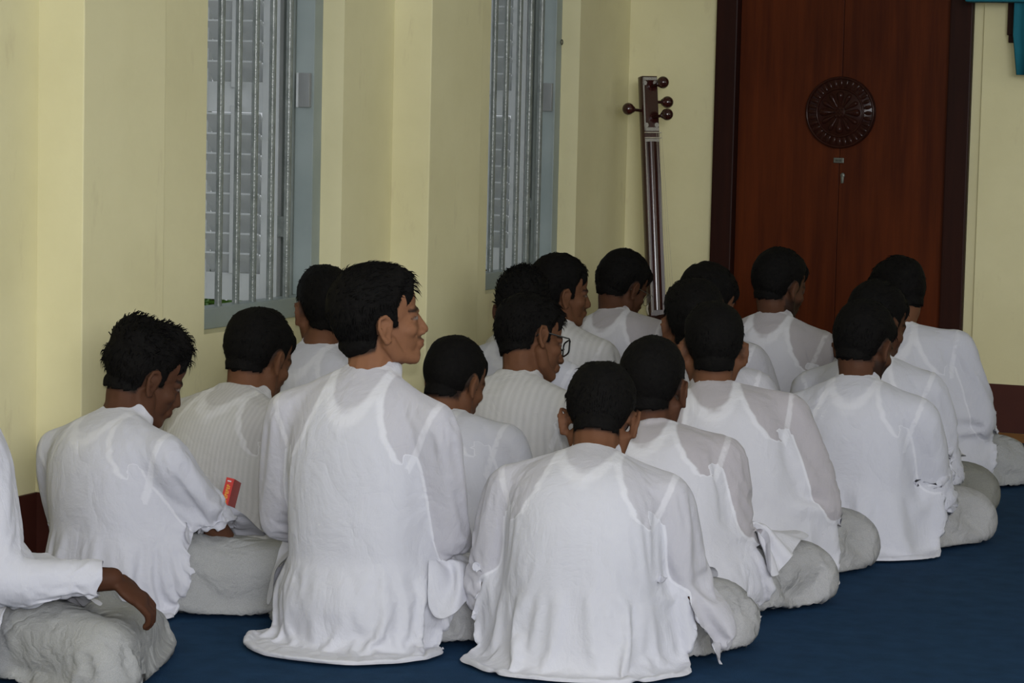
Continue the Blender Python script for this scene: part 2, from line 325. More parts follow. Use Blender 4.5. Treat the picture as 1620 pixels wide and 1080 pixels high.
for i, (x, y, h, r) in enumerate(((-4.95, 11.0, .86, .32), (-5.6, 11.8, .95, .40))):
    bush(x, y, h, r, ('green bush close under the farther window', 'green bush farther back outside the farther window')[i], 420, 15 + i)

# ---------------------------------------------------------------- door
D = empty('door_1', (DX0, YB, 0)); tag(D, 'dark varnished double door with a carved round medallion', kind='structure')
dw = DX1 - DX0; jl = .095
for a, b in ((0, jl), (dw - jl, dw)):
    MB().box((a, -.035, 0), (b, .10, DZ), .006).build('door_jamb', 'frame', D)
MB().box((jl, -.035, DZ - .1), (dw - jl, .10, DZ), .006).build('door_head', 'frame', D)
mid = dw / 2 - .003
for a, b in ((jl + .002, mid - .0012), (mid + .0012, dw - jl - .002)):
    MB().box((a, .012, .001), (b, .055, DZ - .102), .0008).build('door_leaf', 'door', D)
Rx = Matrix.Rotation(PI / 2, 4, 'X')
mc = (-3.075 - DX0, .012, 1.293)
med = MB().tube([(mc[0], .014, mc[2]), (mc[0], -.006, mc[2]), (mc[0], -.010, mc[2])], [.150, .150, .145], 56).build('medallion', 'carved', D, True)
MB().ring((mc[0], -.010, mc[2]), .144, .006).ring((mc[0], -.011, mc[2]), .100, .005).build('medallion_ring', 'carved', med, True)
fl = MB()
for k in range(32):
    a = k * 2 * PI / 32; fl.ball((mc[0] + math.cos(a) * .122, -.011, mc[2] + math.sin(a) * .122), (.019, .0035, .0085), Matrix.Rotation(-a, 4, 'Y'), 10, 8)
fl.build('fluted_border', 'carved', med, True)
for k in range(12):
    big = k % 3 == 0; a = k * PI / 6; c_, s_ = math.cos(a), math.sin(a); p_ = lambda r: (mc[0] + c_ * r, -.010, mc[2] + s_ * r); w_ = .0165 if big else .0105
    MB().tube([p_(.026), p_(.045), p_(.062), p_(.076), p_(.084), p_(.088)], [w_ * .30, w_ * .55, w_ * .9, w_, w_ * .75, w_ * .2], 16).build('petal', 'carved', med, True)
ce = MB().box((mc[0] - .022, -.021, mc[2] - .022), (mc[0] + .022, -.009, mc[2] + .022), .004)
for dx in (-.014, 0, .014):
    for dz in (-.014, 0, .014): ce.ball((mc[0] + dx, -.021, mc[2] + dz), .0052, None, 10, 8)
ce.build('medallion_centre', 'carved', med, True)
MB().box((-3.100 - DX0, .004, 1.082), (-3.056 - DX0, .013, 1.104), .002).tube([(-3.09 - DX0, .000, 1.093), (-3.065 - DX0, .000, 1.093)], .004, 8).build('latch_plate', 'brass', D)
MB().ball((-3.060 - DX0, .010, 1.030), (.010, .005, .012)).box((-3.066 - DX0, .004, .998), (-3.054 - DX0, .013, 1.026), .002).build('keyhole_plate', 'brass', D, True)

# ---------------------------------------------------------------- the four-stringed lute in the corner
T = empty('tanpura', (-3.70, 10.40, 0)); tag(T, 'tall dark lacquered long-necked string instrument with round pegs leaning in the corner', 'instrument')
tilt = Matrix.Translation((0, 0, .0)) @ Matrix.Rotation(-.100, 4, 'Y') @ Matrix.Rotation(-.085, 4, 'X')
top_w = tilt @ Vector((0, 0, 1.44))
T.location = (-3.862 - top_w.x, 10.60 - top_w.y, 0)
turn = Matrix.Rotation(math.radians(45), 4, 'Z'); A = tilt @ turn      # front face (-y) turned towards the room
def TB(): return MB()
def tfin(mb, name, mat, parent=T, smooth=True):
    bmesh.ops.transform(mb.bm, matrix=A, verts=mb.bm.verts); return mb.build(name, mat, parent, smooth)
# neck: flat front, rounded back
nk = MB(); rings = []
for z in (.40, .8, 1.19, 1.20, 1.425, 1.437):
    wv = .037 if z < 1.43 else .034
    pr = [(-wv, -.018), (-.034, -.022), (.034, -.022), (wv, -.018), (wv, .002), (.030, .030), (0, .040), (-.030, .030), (-wv, .002)]
    rings.append([nk.bm.verts.new((x, y, z)) for x, y in pr])
for a, b in zip(rings, rings[1:]):
    for k in range(9): nk.bm.faces.new((a[k], a[(k + 1) % 9], b[(k + 1) % 9], b[k]))
nk.bm.faces.new(rings[0][::-1]); nk.bm.faces.new(rings[-1])
neck = tfin(nk, 'neck', 'lacquer')
tfin(MB().tube([(0, -.008, .45), (0, -.008, 1.16)], [.0245, .0245], 28), 'fingerboard', 'lacquer', neck)
tfin(MB().ball((0, .02, .21), (.175, .15, .19), None, 36, 22), 'gourd', 'lacquer')
tfin(MB().ball((0, -.075, .23), (.150, .05, .20), None, 32, 16).box((-.03, -.135, .16), (.03, -.115, .175), .002), 'soundboard', 'frame')
for x in (-.0300,):
    s_ = MB(); s_.box((x - .0022, -.0240, .44), (x + .0022, -.0215, 1.170), .0); tfin(s_, 'inlay_strip', 'inlay', neck, False)
pb = MB().box((-.033, -.0245, 1.205), (-.027, -.0215, 1.432)).box((-.033, -.0245, 1.205), (.033, -.0215, 1.220)).box((-.033, -.0245, 1.420), (.033, -.0215, 1.432)).box((-.033, -.0245, 1.160), (.033, -.0215, 1.172))
for sx in (-1, 1):
    for zz, q in ((1.408, -1), (1.230, 1)): pb.tube([(sx * .024, -.0215, zz), (sx * .024, -.0245, zz)], .010, 14)
tfin(pb, 'peg_box_inlay', 'inlay', neck, False)
tfin(MB().box((-.0245, -.0235, 1.219), (.0245, -.0218, 1.421), .0), 'peg_box_opening', 'lacquer', neck, False)
tfin(MB().box((-.034, -.030, 1.196), (.042, -.022, 1.200)).box((-.034, -.030, 1.174), (.042, -.022, 1.178)), 'nut', 'cord', neck, False)
def peg(p, q):
    p, q = Vector(p), Vector(q); d = (q - p).normalized()
    o = tfin(MB().ball(q, .0255, None, 22, 14).tube([q - d * .026, q - d * .016], [.013, .018], 14), 'peg', 'lacquer')
    tfin(MB().tube([p, q], [.0055, .0075], 10), 'peg_shaft', 'carved', o)
peg((-.03, .0, 1.292), (-.095, -.002, 1.300)); peg((.03, .0, 1.330), (.088, -.002, 1.330))
peg((.004, -.018, 1.392), (.036, -.075, 1.404)); peg((.006, -.018, 1.262), (.045, -.085, 1.268))
for k in range(4):
    x = -.012 + .008 * k
    tfin(MB().tube([(x + .03, -.030, 1.198), (x * 1.5 + .02, -.120, .18)], .0006, 5), 'string', 'cord')
tfin(MB().ring((0, 0, .455), .042, .005, Matrix.Diagonal((1, 1, .9, 1))), 'cord_band', 'cord', neck)
bpy.context.view_layer.update()

# ---------------------------------------------------------------- hangings at the right edge
H1 = empty('teal_hanging', (-2.0, YB - .15, 1.46)); tag(H1, 'teal cloth hanging at the upper right edge, right of the door', 'curtain')
cu = MB(); vs = []; fs = []
n = 60
for j, z in enumerate((0, .16, .5, 1.2)):
    for i in range(n + 1):
        x = -.330 + (.02 if j == 0 else 0) + i * .013; yv = .018 * math.sin(i * .9) * (1 - .2 * j)
        vs.append((x, yv, z))
for j in range(3):
    for i in range(n): a = j * (n + 1) + i; fs.append((a, a + 1, a + n + 2, a + n + 1))
cu.faces(vs, fs); o = cu.build('drape', 'teal', H1, True); md = o.modifiers.new('t', 'SOLIDIFY'); md.thickness = .006
MB().box((-.52, -.05, .288), (.5, .05, .70), .01).build('valance', 'teal', H1)
H2 = empty('wooden_frame', (-2.3, YB - .05, 1.6)); tag(H2, 'dark wooden frame corner hanging behind the teal cloth', 'frame')
MB().box((-.072, -.02, .02), (-.034, .02, 1.2), .003).box((-.066, -.016, -.010), (-.034, .016, .022), .003).build('frame_post', 'frame', H2)
MB().box((-.034, -.008, .03), (.40, .012, 1.2), .002).build('frame_board', 'door', H2)
# ---------------------------------------------------------------- people
def V(*a): return np.array(a, float)
def nrm(v): return v / (np.linalg.norm(v) + 1e-9)

class Acc:
    """collects closed shells as plain arrays"""
    def __init__(self): self.v = []; self.f = []; self.n = 0
    def add(self, V_, F_):
        self.v.append(V_); self.f += [tuple(i + self.n for i in f) for f in F_]; self.n += len(V_)

_SPH, _LOFT = {}, {}
def unit_sphere(u, v):
    if (u, v) not in _SPH:
        P = [(0, 0, 1)]
        for j in range(1, v):
            for i in range(u):
                a, b = PI * j / v, 2 * PI * i / u; P.append((math.sin(a) * math.cos(b), math.sin(a) * math.sin(b), math.cos(a)))
        P.append((0, 0, -1)); F_ = []; L = len(P) - 1
        for i in range(u):
            k = (i + 1) % u; F_.append((0, 1 + i, 1 + k)); F_.append((L, L - u + k, L - u + i))
            for j in range(v - 2): F_.append((1 + j * u + i, 1 + j * u + u + i, 1 + j * u + u + k, 1 + j * u + k))
        _SPH[u, v] = (np.array(P, float), F_)
    return _SPH[u, v]

def loft(bm, C, A, B, X, N, seg=20, sup=1.0):
    """closed loft: centres C, half widths A along X, half depths B along N"""
    t = np.arange(seg) * 2 * PI / seg; ct, st = np.cos(t), np.sin(t)
    ct = np.sign(ct) * np.abs(ct) ** sup; st = np.sign(st) * np.abs(st) ** sup
    R = [c + np.outer(ct * a, x) + np.outer(st * b, n) for c, a, b, x, n in zip(C, A, B, X, N)]
    m = len(R)
    if (m, seg) not in _LOFT:
        F_ = [(r * seg + k, r * seg + (k + 1) % seg, r * seg + seg + (k + 1) % seg, r * seg + seg + k) for r in range(m - 1) for k in range(seg)]
        F_.append(tuple(range(seg))[::-1]); F_.append(tuple(range((m - 1) * seg, m * seg))); _LOFT[m, seg] = F_
    bm.add(np.vstack(R), _LOFT[m, seg])

def ball(bm, c, r, M=None, u=14, v=8):
    """ellipsoid of radii r at c, turned by the 3x3 matrix M"""
    P, F_ = unit_sphere(u, v); M = np.eye(3) if M is None else M
    bm.add(c + (P * (np.ones(3) * r)) @ M.T, F_)

def limb(bm, pts, rad, seg=12):
    """tapered round limb through pts, with a ball at every joint"""
    for p, q, a, b in zip(pts, pts[1:], rad, rad[1:]):
        t = nrm(q - p); x = nrm(np.cross(t, V(.3, .2, .9))); n = np.cross(t, x)
        loft(bm, [p, (p + q) / 2, q], [a, (a + b) / 2, b], [a, (a + b) / 2, b], [x] * 3, [n] * 3, seg)
    for p, a in zip(pts, rad):
        ball(bm, p, a, u=seg, v=max(6, seg // 2))

def bm_mesh(bm, name):
    me = bpy.data.meshes.new(name)
    if isinstance(bm, Acc):
        me.from_pydata(np.vstack(bm.v).tolist(), [], bm.f); bm = bmesh.new(); bm.from_mesh(me)
    bmesh.ops.recalc_face_normals(bm, faces=bm.faces)
    bm.to_mesh(me); bm.free(); return me

def evaluated(o):
    dg = bpy.context.evaluated_depsgraph_get(); dg.update()
    return bpy.data.meshes.new_from_object(o.evaluated_get(dg), depsgraph=dg)

def remeshed(bm, name, voxel, smooth=0):
    o = bpy.data.objects.new(name, bm_mesh(bm, name)); COL.objects.link(o)
    m = o.modifiers.new('r', 'REMESH'); m.mode = 'VOXEL'; m.voxel_size = voxel; m.use_smooth_shade = True
    if smooth:
        s = o.modifiers.new('s', 'SMOOTH'); s.iterations = smooth; s.factor = .5
    me = evaluated(o); old = o.data; bpy.data.objects.remove(o); bpy.data.meshes.remove(old)
    me.name = name; return me

def coords(me):
    a = np.empty(len(me.vertices) * 3, 'f'); me.vertices.foreach_get('co', a); return a.reshape(-1, 3).astype(float)

def set_coords(me, P):
    me.vertices.foreach_set('co', P.astype('f').ravel()); me.update()

def vattr(me, name, vals):
    vals = np.asarray(vals, 'f')
    if vals.ndim == 1:
        a = me.attributes.new(name, 'FLOAT', 'POINT'); a.data.foreach_set('value', vals)
    else:
        a = me.attributes.new(name, 'FLOAT_COLOR', 'POINT')
        a.data.foreach_set('color', np.c_[vals, np.ones(len(vals))].astype('f').ravel())

def ik(S, W, l1, l2, pole):
    d = W - S; L = min(np.linalg.norm(d), (l1 + l2) * .995); u = nrm(d)
    a = (l1 * l1 - l2 * l2 + L * L) / (2 * L); h = math.sqrt(max(l1 * l1 - a * a, 0))
    p = nrm(pole - u * (pole @ u)); return S + u * a + p * h, S + u * L

def rotm(yaw, pitch=0, roll=0):
    """head frame: turned by yaw about z, nodding down by pitch, tipped by roll"""
    from mathutils import Matrix
    m = Matrix.Rotation(yaw, 3, 'Z') @ Matrix.Rotation(-pitch, 3, 'X') @ Matrix.Rotation(roll, 3, 'Y')
    return np.array(m)

def smooth01(x): x = np.clip(x, 0, 1); return x * x * (3 - 2 * x)

def vnoise(P, f, seed=0):
    """cheap smooth value noise from summed sines"""
    r = np.random.RandomState(seed); o = np.zeros(len(P))
    for _ in range(6):
        k = r.normal(size=3) * f; o += np.sin(P @ k + r.uniform(0, 6.28))
    return o / 3.

def head_shapes(bm, Hd, M, hs):
    """skull, face and ears in the frame M at Hd, size hs"""
    def at_(x, y, z): return Hd + M @ (V(x, y, z) * hs)
    def e(x, y, z, a, b, c, mm=None): ball(bm, at_(x, y, z), V(a, b, c) * hs, M if mm is None else M @ mm, 20, 12)
    e(0, -.014, .032, .076, .096, .088)
    e(0, .026, -.022, .059, .064, .088)
    e(0, .040, .045, .058, .052, .052)
    e(0, .063, -.088, .025, .024, .024)
    for s in (-1, 1):
        limb(bm, [at_(s * .056, .002, -.045), at_(s * .045, .020, -.078), at_(s * .015, .066, -.095)], [.020 * hs, .018 * hs, .016 * hs], 10)
        e(s * .040, .054, -.026, .021, .024, .020)
        limb(bm, [at_(s * .014, .086, .012), at_(s * .042, .074, .014)], [.0095 * hs, .008 * hs], 8)
        ball(bm, at_(s * .031, .0735, -.002), .0122 * hs, None, 12, 8)
        e(s * .012, .095, -.040, .0075, .010, .007)
        # ear: bowl, rim and lobe
        E = lambda y, z, o=0.: at_(s * (.080 + .009 * o), -.006 + y, -.012 + z)
        e(s * .079, -.007, -.010, .0065, .018, .028)
        rim = [E(.012, -.002, 0), E(.014, .018, .3), E(.002, .032, .8), E(-.014, .026, 1.5), E(-.019, .006, 1.7), E(-.013, -.014, 1.2), E(-.002, -.030, .6), E(.007, -.026, .1)]
        limb(bm, rim, [.0042 * hs, .0045 * hs, .005 * hs, .005 * hs, .005 * hs, .0048 * hs, .0070 * hs, .005 * hs], 7)
        limb(bm, [E(.0, .010, .4), E(-.008, -.004, .9)], [.005 * hs, .006 * hs], 6)
    limb(bm, [at_(0, .083, .012), at_(0, .096, -.016), at_(0, .104, -.035)], [.0075 * hs, .0085 * hs, .0105 * hs], 10)
    e(0, .083, -.064, .025, .012, .016)
    e(0, .0915, -.0600, .020, .0085, .0045)
    e(0, .0895, -.0700, .017, .0085, .0058)

def hand_shapes(bm, W, d, up, side, curl=.6, hs=1.):
    """palm, four unequal bent fingers and a thumb; d points along the hand, up out of its back, side (+1/-1) the thumb side"""
    d = nrm(d); up = nrm(up - d * (up @ d)); x = np.cross(d, up) * side
    palm = W + d * .05 * hs
    M = np.c_[x, d, up]
    ball(bm, palm, V(.040, .050, .015) * hs, M, 14, 8)
    ball(bm, W + d * .078 * hs, V(.040, .022, .014) * hs, M, 12, 8)
    for k, (o, L) in enumerate(((.030, .072), (.010, .080), (-.010, .074), (-.029, .058))):
        p = W + d * .085 * hs + x * o * hs; q = [p]; a = .25 * curl; r = L * hs * .42
        for j in range(3):
            dd = d * math.cos(a) - up * math.sin(a) + x * o * 1.2
            q.append(q[-1] + nrm(dd) * r); a += .75 * curl; r *= .72
        limb(bm, q, [.0095 * hs, .0088 * hs, .0080 * hs, .0070 * hs], 8)
    t0 = W + d * .025 * hs + x * .028 * hs
    t1 = t0 + (d * .028 + x * .024 - up * .008) * hs; t2 = t1 + (d * .030 + x * .008 - up * .010) * hs; t3 = t2 + (d * .022 - x * .002 - up * .008) * hs
    limb(bm, [t0, t1, t2, t3], [.014 * hs, .0115 * hs, .0098 * hs, .0080 * hs], 8)

def foot_shapes(bm, A, d, up=V(0, 0, 1), s=1):
    d = nrm(d); up = nrm(up - d * (up @ d)); x = np.cross(d, up); M = np.c_[x, d, up]
    ball(bm, A - d * .02 - up * .015, V(.032, .045, .034), M)
    ball(bm, A + d * .065 - up * .022, V(.038, .080, .026), M)
    for k in range(5):
        r = .0125 if k == 0 else .0085 - .0004 * k
        b = A + d * (.125 - .008 * k) + x * s * (.030 - .0155 * k) - up * .028
        limb(bm, [b, b + d * (.028 - .002 * k) - up * .003], [r * 1.05, r], 8)

class Fig: pass

def figure(p):
    """joint positions of a person sitting cross-legged, in the person's own frame (y forward)"""
    g = Fig(); s = p.get('size', 1.); g.s = s
    rz = p['yaw']; Rz = rotm(rz); g.root = p['root']
    loc = lambda w: Rz.T @ (np.array(w) - g.root)
    g.loc = loc
    g.Hd = loc(p['head']); g.hp = p.get('pitch', .2); g.M = rotm(p['hyaw'] - rz, g.hp, p.get('roll', 0)); g.hs = p.get('hs', 1.0)
    f = V(math.sin(-(p['hyaw'] - rz) * .3), math.cos((p['hyaw'] - rz) * .3), 0)
    g.N = g.Hd - f * (.012 + .115 * math.sin(g.hp)) - V(0, 0, .128 * math.cos(g.hp * 1.25)) + V(*p.get('ndx', (0, 0, 0)))
    P0 = V(0, 0, .10) * s; L = np.linalg.norm(g.N - P0)
    ctl = P0 + V(g.N[0] * .35, -.05 + g.N[1] * .10 - .25 * p.get('hunch', .2), (g.N[2] - P0[2]) * .62)
    ts = np.linspace(0, 1, 15)
    g.sp = [P0 * (1 - t) ** 2 + ctl * 2 * t * (1 - t) + g.N * t * t for t in ts]
    g.tg = [nrm((ctl - P0) * (1 - t) + (g.N - ctl) * t) for t in ts]
    tw = p.get('twist', 0)
    g.X = []
    for t, tt in zip(ts, g.tg):
        x = V(math.cos(tw * t), math.sin(tw * t), p.get('tilt', 0) * t); g.X.append(nrm(x - tt * (x @ tt)))
    g.Y = [np.cross(t, x) for t, x in zip(g.tg, g.X)]      # forward-ish
    hw = p.get('hw', .185) * s
    T = g.tg[-1]
    g.S = [g.N - T * p.get('drop', .096) * s + g.X[-1] * sd * hw + g.Y[-1] * p.get('round', .015) for sd in (-1, 1)]
    g.E, g.W = [], []
    for i, sd in enumerate((-1, 1)):
        W = V(*p['W'][i]) if 'W' in p else V(sd * .07, .22, min(.26, g.N[2] - .22))
        pole = V(*p['pole'][i]) if 'pole' in p else V(sd * .50, -.22, -.80)
        e, w = ik(g.S[i], W, .285 * s, .25 * s, pole); g.E.append(e); g.W.append(w)
    g.Hp = [V(sd * .09, .02, .105) * s for sd in (-1, 1)]
    kn = p.get('knee', ((-.26, .31, .092), (.26, .31, .092)))
    g.K = [V(*k) * s for k in kn]
    an = p.get('ankle', ((.08, .30, .06), (-.10, .37, .055)))
    g.A = [V(*a) * s for a in an]
    return g

TS = np.linspace(0, 1, 15)
def torso(bm, g, off=0., wide=1.):
    s = g.s
    w = np.interp(TS, [0, .2, .45, .7, .86, .94, 1.0], [.185, .178, .176, .190, .180, .130, .062]) * s * wide + off
    d = np.interp(TS, [0, .2, .45, .7, .86, .94, 1.0], [.150, .125, .118, .128, .105, .075, .056]) * s + off
    loft(bm, g.sp, w, d, g.X, g.Y, 28, .92)

def legs(bm, g, k, dz=0.):
    s = g.s
    ball(bm, V(0, -.01, .108), V(.180, .155, .116) * s * k)
    for i in (0, 1):
        m = g.K[i] * .5 + g.A[i] * .5
        limb(bm, [g.Hp[i], (g.Hp[i] + g.K[i]) / 2, g.K[i]], [.110 * s * k, .098 * s * k, .084 * s * k], 18)
        limb(bm, [g.K[i], m, g.A[i]], [.082 * s * k, .072 * s * k, .062 * s * k], 18)

def proxy(g, p):
    bm = Acc(); torso(bm, g, -.022)
    for i in (0, 1):
        limb(bm, [g.S[i], g.E[i], g.W[i]], [.052, .044, .036])
    legs(bm, g, 1.02)
    limb(bm, [g.N, g.Hd - g.M @ V(0, .03, .05)], [.05, .052])
    return remeshed(bm, 'proxy', .022, 1)

def kurta_mesh(g, p):
    vox = p.get('vox', .014); s = g.s
    bm = Acc(); torso(bm, g, .006, 1.02)
    for i, sd in enumerate((-1, 1)):
        S, E, W = g.S[i], g.E[i], g.W[i]; L = p.get('sleeve', (1., 1.))[i]
        inn = S - g.X[-1] * sd * .07 + g.tg[-1] * .006
        r0, r1, r2 = .076 * s, .064 * s, .046 * s
        if L >= .99: limb(bm, [inn, S, S * .5 + E * .5, E, (E + W) / 2, W + nrm(E - W) * .015], [.080 * s, .076 * s, r0 * .97, r1, .054 * s, r2], 16)
        elif L > .5:
            q = E + (W - E) * (L * 2 - 1); limb(bm, [inn, S, S * .5 + E * .5, E, q], [.080 * s, .076 * s, r0, r1 * 1.03, r1], 16)
        else:
            q = S + (E - S) * (L * 2); limb(bm, [inn, S, q], [.080 * s, .076 * s, r0], 16)
    # collar
    n = g.N; T = g.tg[-1]
    up = nrm(T + V(0, 0, .4))
    loft(bm, [n - up * .03, n + up * .012, n + up * (.050 + p.get('collar', 0))], [.074, .066, .064], [.070, .063, .061], [g.X[-1]] * 3, [g.Y[-1]] * 3, 24)
    # the skirt starts as a level disc round the hips and is let fall over legs and floor
    hb, hf, hx = p.get('hem', (.30, .42, .33))
    z0 = .235 * s; na = 48; rn = 9
    def top_h(r, st):
        """height of the undraped skirt: level over the legs, falling to the floor behind"""
        b_ = smooth01((-st - .05) / .40); hb_ = np.interp(r, [.200 * s, .27 * s, .60], [z0, .050, .034])
        return b_ * hb_ + (1 - b_) * z0, b_
    aa = np.arange(na) * 2 * PI / na; topr, botr = [], []
    for q in np.linspace(.0, 1., rn):
        t_, b2 = [], []
        for an in aa:
            R_ = 1 / math.sqrt((math.cos(an) / hx) ** 2 + (math.sin(an) / (hf if math.sin(an) > 0 else hb)) ** 2)
            if math.sin(an) > -.10: R_ = min(R_, .170 * s)      # open side slits; the front panel is laid on below
            r_ = .04 + (R_ - .04) * q; h_, b_ = top_h(r_, math.sin(an)); x_, y_ = r_ * math.cos(an), r_ * math.sin(an)
            t_.append((x_, y_, h_)); b2.append((x_, y_, max((1 - b_) * (z0 - .038) + b_ * .004, .004) if q < .99 else min(h_ - .026, 9)))
        topr.append(t_); botr.append(b2)
    allr = botr + topr[::-1]; m_ = len(allr)
    F_ = [(r * na + k, r * na + (k + 1) % na, (r + 1) * na + (k + 1) % na, (r + 1) * na + k) for r in range(m_ - 1) for k in range(na)] + [tuple(range(na))[::-1], tuple(range((m_ - 1) * na, m_ * na))]
    bm.add(np.array(allr).reshape(-1, 3), F_)
    me = remeshed(bm, 'kurta', vox, 3)
    bm = bmesh.new(); bm.from_mesh(me)
    kill = []
    hdir = nrm(g.tg[-1] + V(0, 0, .4)); top = n + hdir * (.050 + p.get('collar', 0))
    for f in bm.faces:
        c = np.array(f.calc_center_median()); nn = np.array(f.normal)
        onarm = False; who = 0; bd = 9
        for i in (0, 1):
            for A_, B_ in ((g.S[i], g.E[i]), (g.E[i], g.W[i])):
                e = B_ - A_; q = min(max((c - A_) @ e / (e @ e), 0), 1)
                dn = np.linalg.norm(c - A_ - e * q)
                if dn < bd: bd = dn; who = i
        onarm = bd < .086 * s
        if c[2] < z0 - .004 and not onarm:
            r_ = math.hypot(c[0], c[1]); h_, b_ = top_h(r_, c[1] / (r_ + 1e-9))
            outer = b_ > .4 and (nn[0] * c[0] + nn[1] * c[1]) > .25 * r_ and nn[2] > -.5 and r_ > .15
            if (c[2] < h_ - .020 and not outer) or (c[2] < h_ - .006 and nn[2] < -.25 and not outer): kill.append(f); continue
        if (c - top) @ hdir > -.012 and np.linalg.norm(c - top) < .10 and nn @ hdir > .3: kill.append(f); continue
        
        for i in (0, 1):
            L = p.get('sleeve', (1., 1.))[i]; E, W = g.E[i], g.W[i]
            if L >= .99: q = W + nrm(E - W) * .015; t = nrm(W - E)
            elif L > .5: q = E + (W - E) * (L * 2 - 1); t = nrm(W - E)
            else: q = g.S[i] + (E - g.S[i]) * L * 2; t = nrm(E - g.S[i])
            if i == who and np.linalg.norm(c - q) < .095 and (c - q) @ t > -.006: kill.append(f); break
    bmesh.ops.delete(bm, geom=list(set(kill)), context='FACES')
    bmesh.ops.delete(bm, geom=[v for v in bm.verts if not v.link_faces], context='VERTS')
    # front panel of the skirt, laid over the thighs
    from mathutils.bvhtree import BVHTree
    lb = Acc(); legs(lb, g, 1.04); lm = bm_mesh(lb, 'tmp'); tb = bmesh.new(); tb.from_mesh(lm); tree = BVHTree.FromBMesh(tb); tb.free(); bpy.data.meshes.remove(lm)
    st_ = vox * 1.05; fx = p.get('flap', (.29, .31)); xs = np.arange(-fx[0], fx[1], st_); yy = np.arange(-.03, hf, st_); Z = np.full((len(xs), len(yy)), .012)
    for i, x in enumerate(xs):
        for j, y in enumerate(yy):
            y_ = y + .16 * max(0, abs(x) - .16)
            hit = tree.ray_cast(Vector((x, y_, 1.)), Vector((0, 0, -1.)))
            if hit[0] is not None: Z[i, j] = hit[0].z + .014
    for _ in range(30):
        Z0 = Z.copy()
        for ax_ in (0, 1):
            for sh in (1, -1):
                R2 = np.roll(Z0, sh, ax_); sl_ = [slice(None)] * 2; sl_[ax_] = 0 if sh == 1 else -1; R2[tuple(sl_)] = 0
                Z = np.maximum(Z, R2 - st_ * 1.6)
    gv = [[bm.verts.new((x, y + .16 * max(0, abs(x) - .16), Z[i, j])) for j, y in enumerate(yy)] for i, x in enumerate(xs)]
    for i in range(len(xs) - 1):
        for j in range(len(yy) - 1): bm.faces.new((gv[i][j], gv[i + 1][j], gv[i + 1][j + 1], gv[i][j + 1]))
    # even out the sawtooth rims left by the cuts
    bv = {v: [e.other_vert(v) for e in v.link_edges if e.is_boundary] for v in bm.verts if v.is_boundary}
    for _ in range(5):
        new = {v: v.co * .4 + sum((w.co for w in ns), Vector()) / len(ns) * .6 for v, ns in bv.items() if len(ns) == 2}
        for v, c_ in new.items(): v.co = c_
    bm.to_mesh(me); bm.free()
    P = coords(me)
    # rest coordinates used for seams, the vest that shows through, and the pin weights
    sp = np.array(g.sp); sp = np.vstack([sp[0] - np.array(g.tg[0]) * .1, sp, sp[-1] + np.array(g.tg[-1]) * .08]); best = np.full(len(P), 9.); tt = np.zeros(len(P)); rel = np.zeros_like(P)
    ts = np.r_[-.18, TS, 1.14]
    for j in range(len(sp) - 1):
        e = sp[j + 1] - sp[j]; q = np.clip(((P - sp[j]) @ e) / (e @ e), 0, 1); r_ = P - sp[j] - q[:, None] * e; dd = np.linalg.norm(r_, axis=1); m = dd < best
        best[m] = dd[m]; tt[m] = (ts[j] + q * (ts[j + 1] - ts[j]))[m]; rel[m] = r_[m]
    f_ = np.clip(tt, 0, 1) * 14; k = np.minimum(f_.astype(int), 13); w_ = (f_ - k)[:, None]
    X = np.array(g.X)[k] * (1 - w_) + np.array(g.X)[k + 1] * w_; Y = np.array(g.Y)[k] * (1 - w_) + np.array(g.Y)[k + 1] * w_
    u = (rel * X).sum(1) / s; v = tt; back = (rel * Y).sum(1)
    return me, P, u, v, back, top

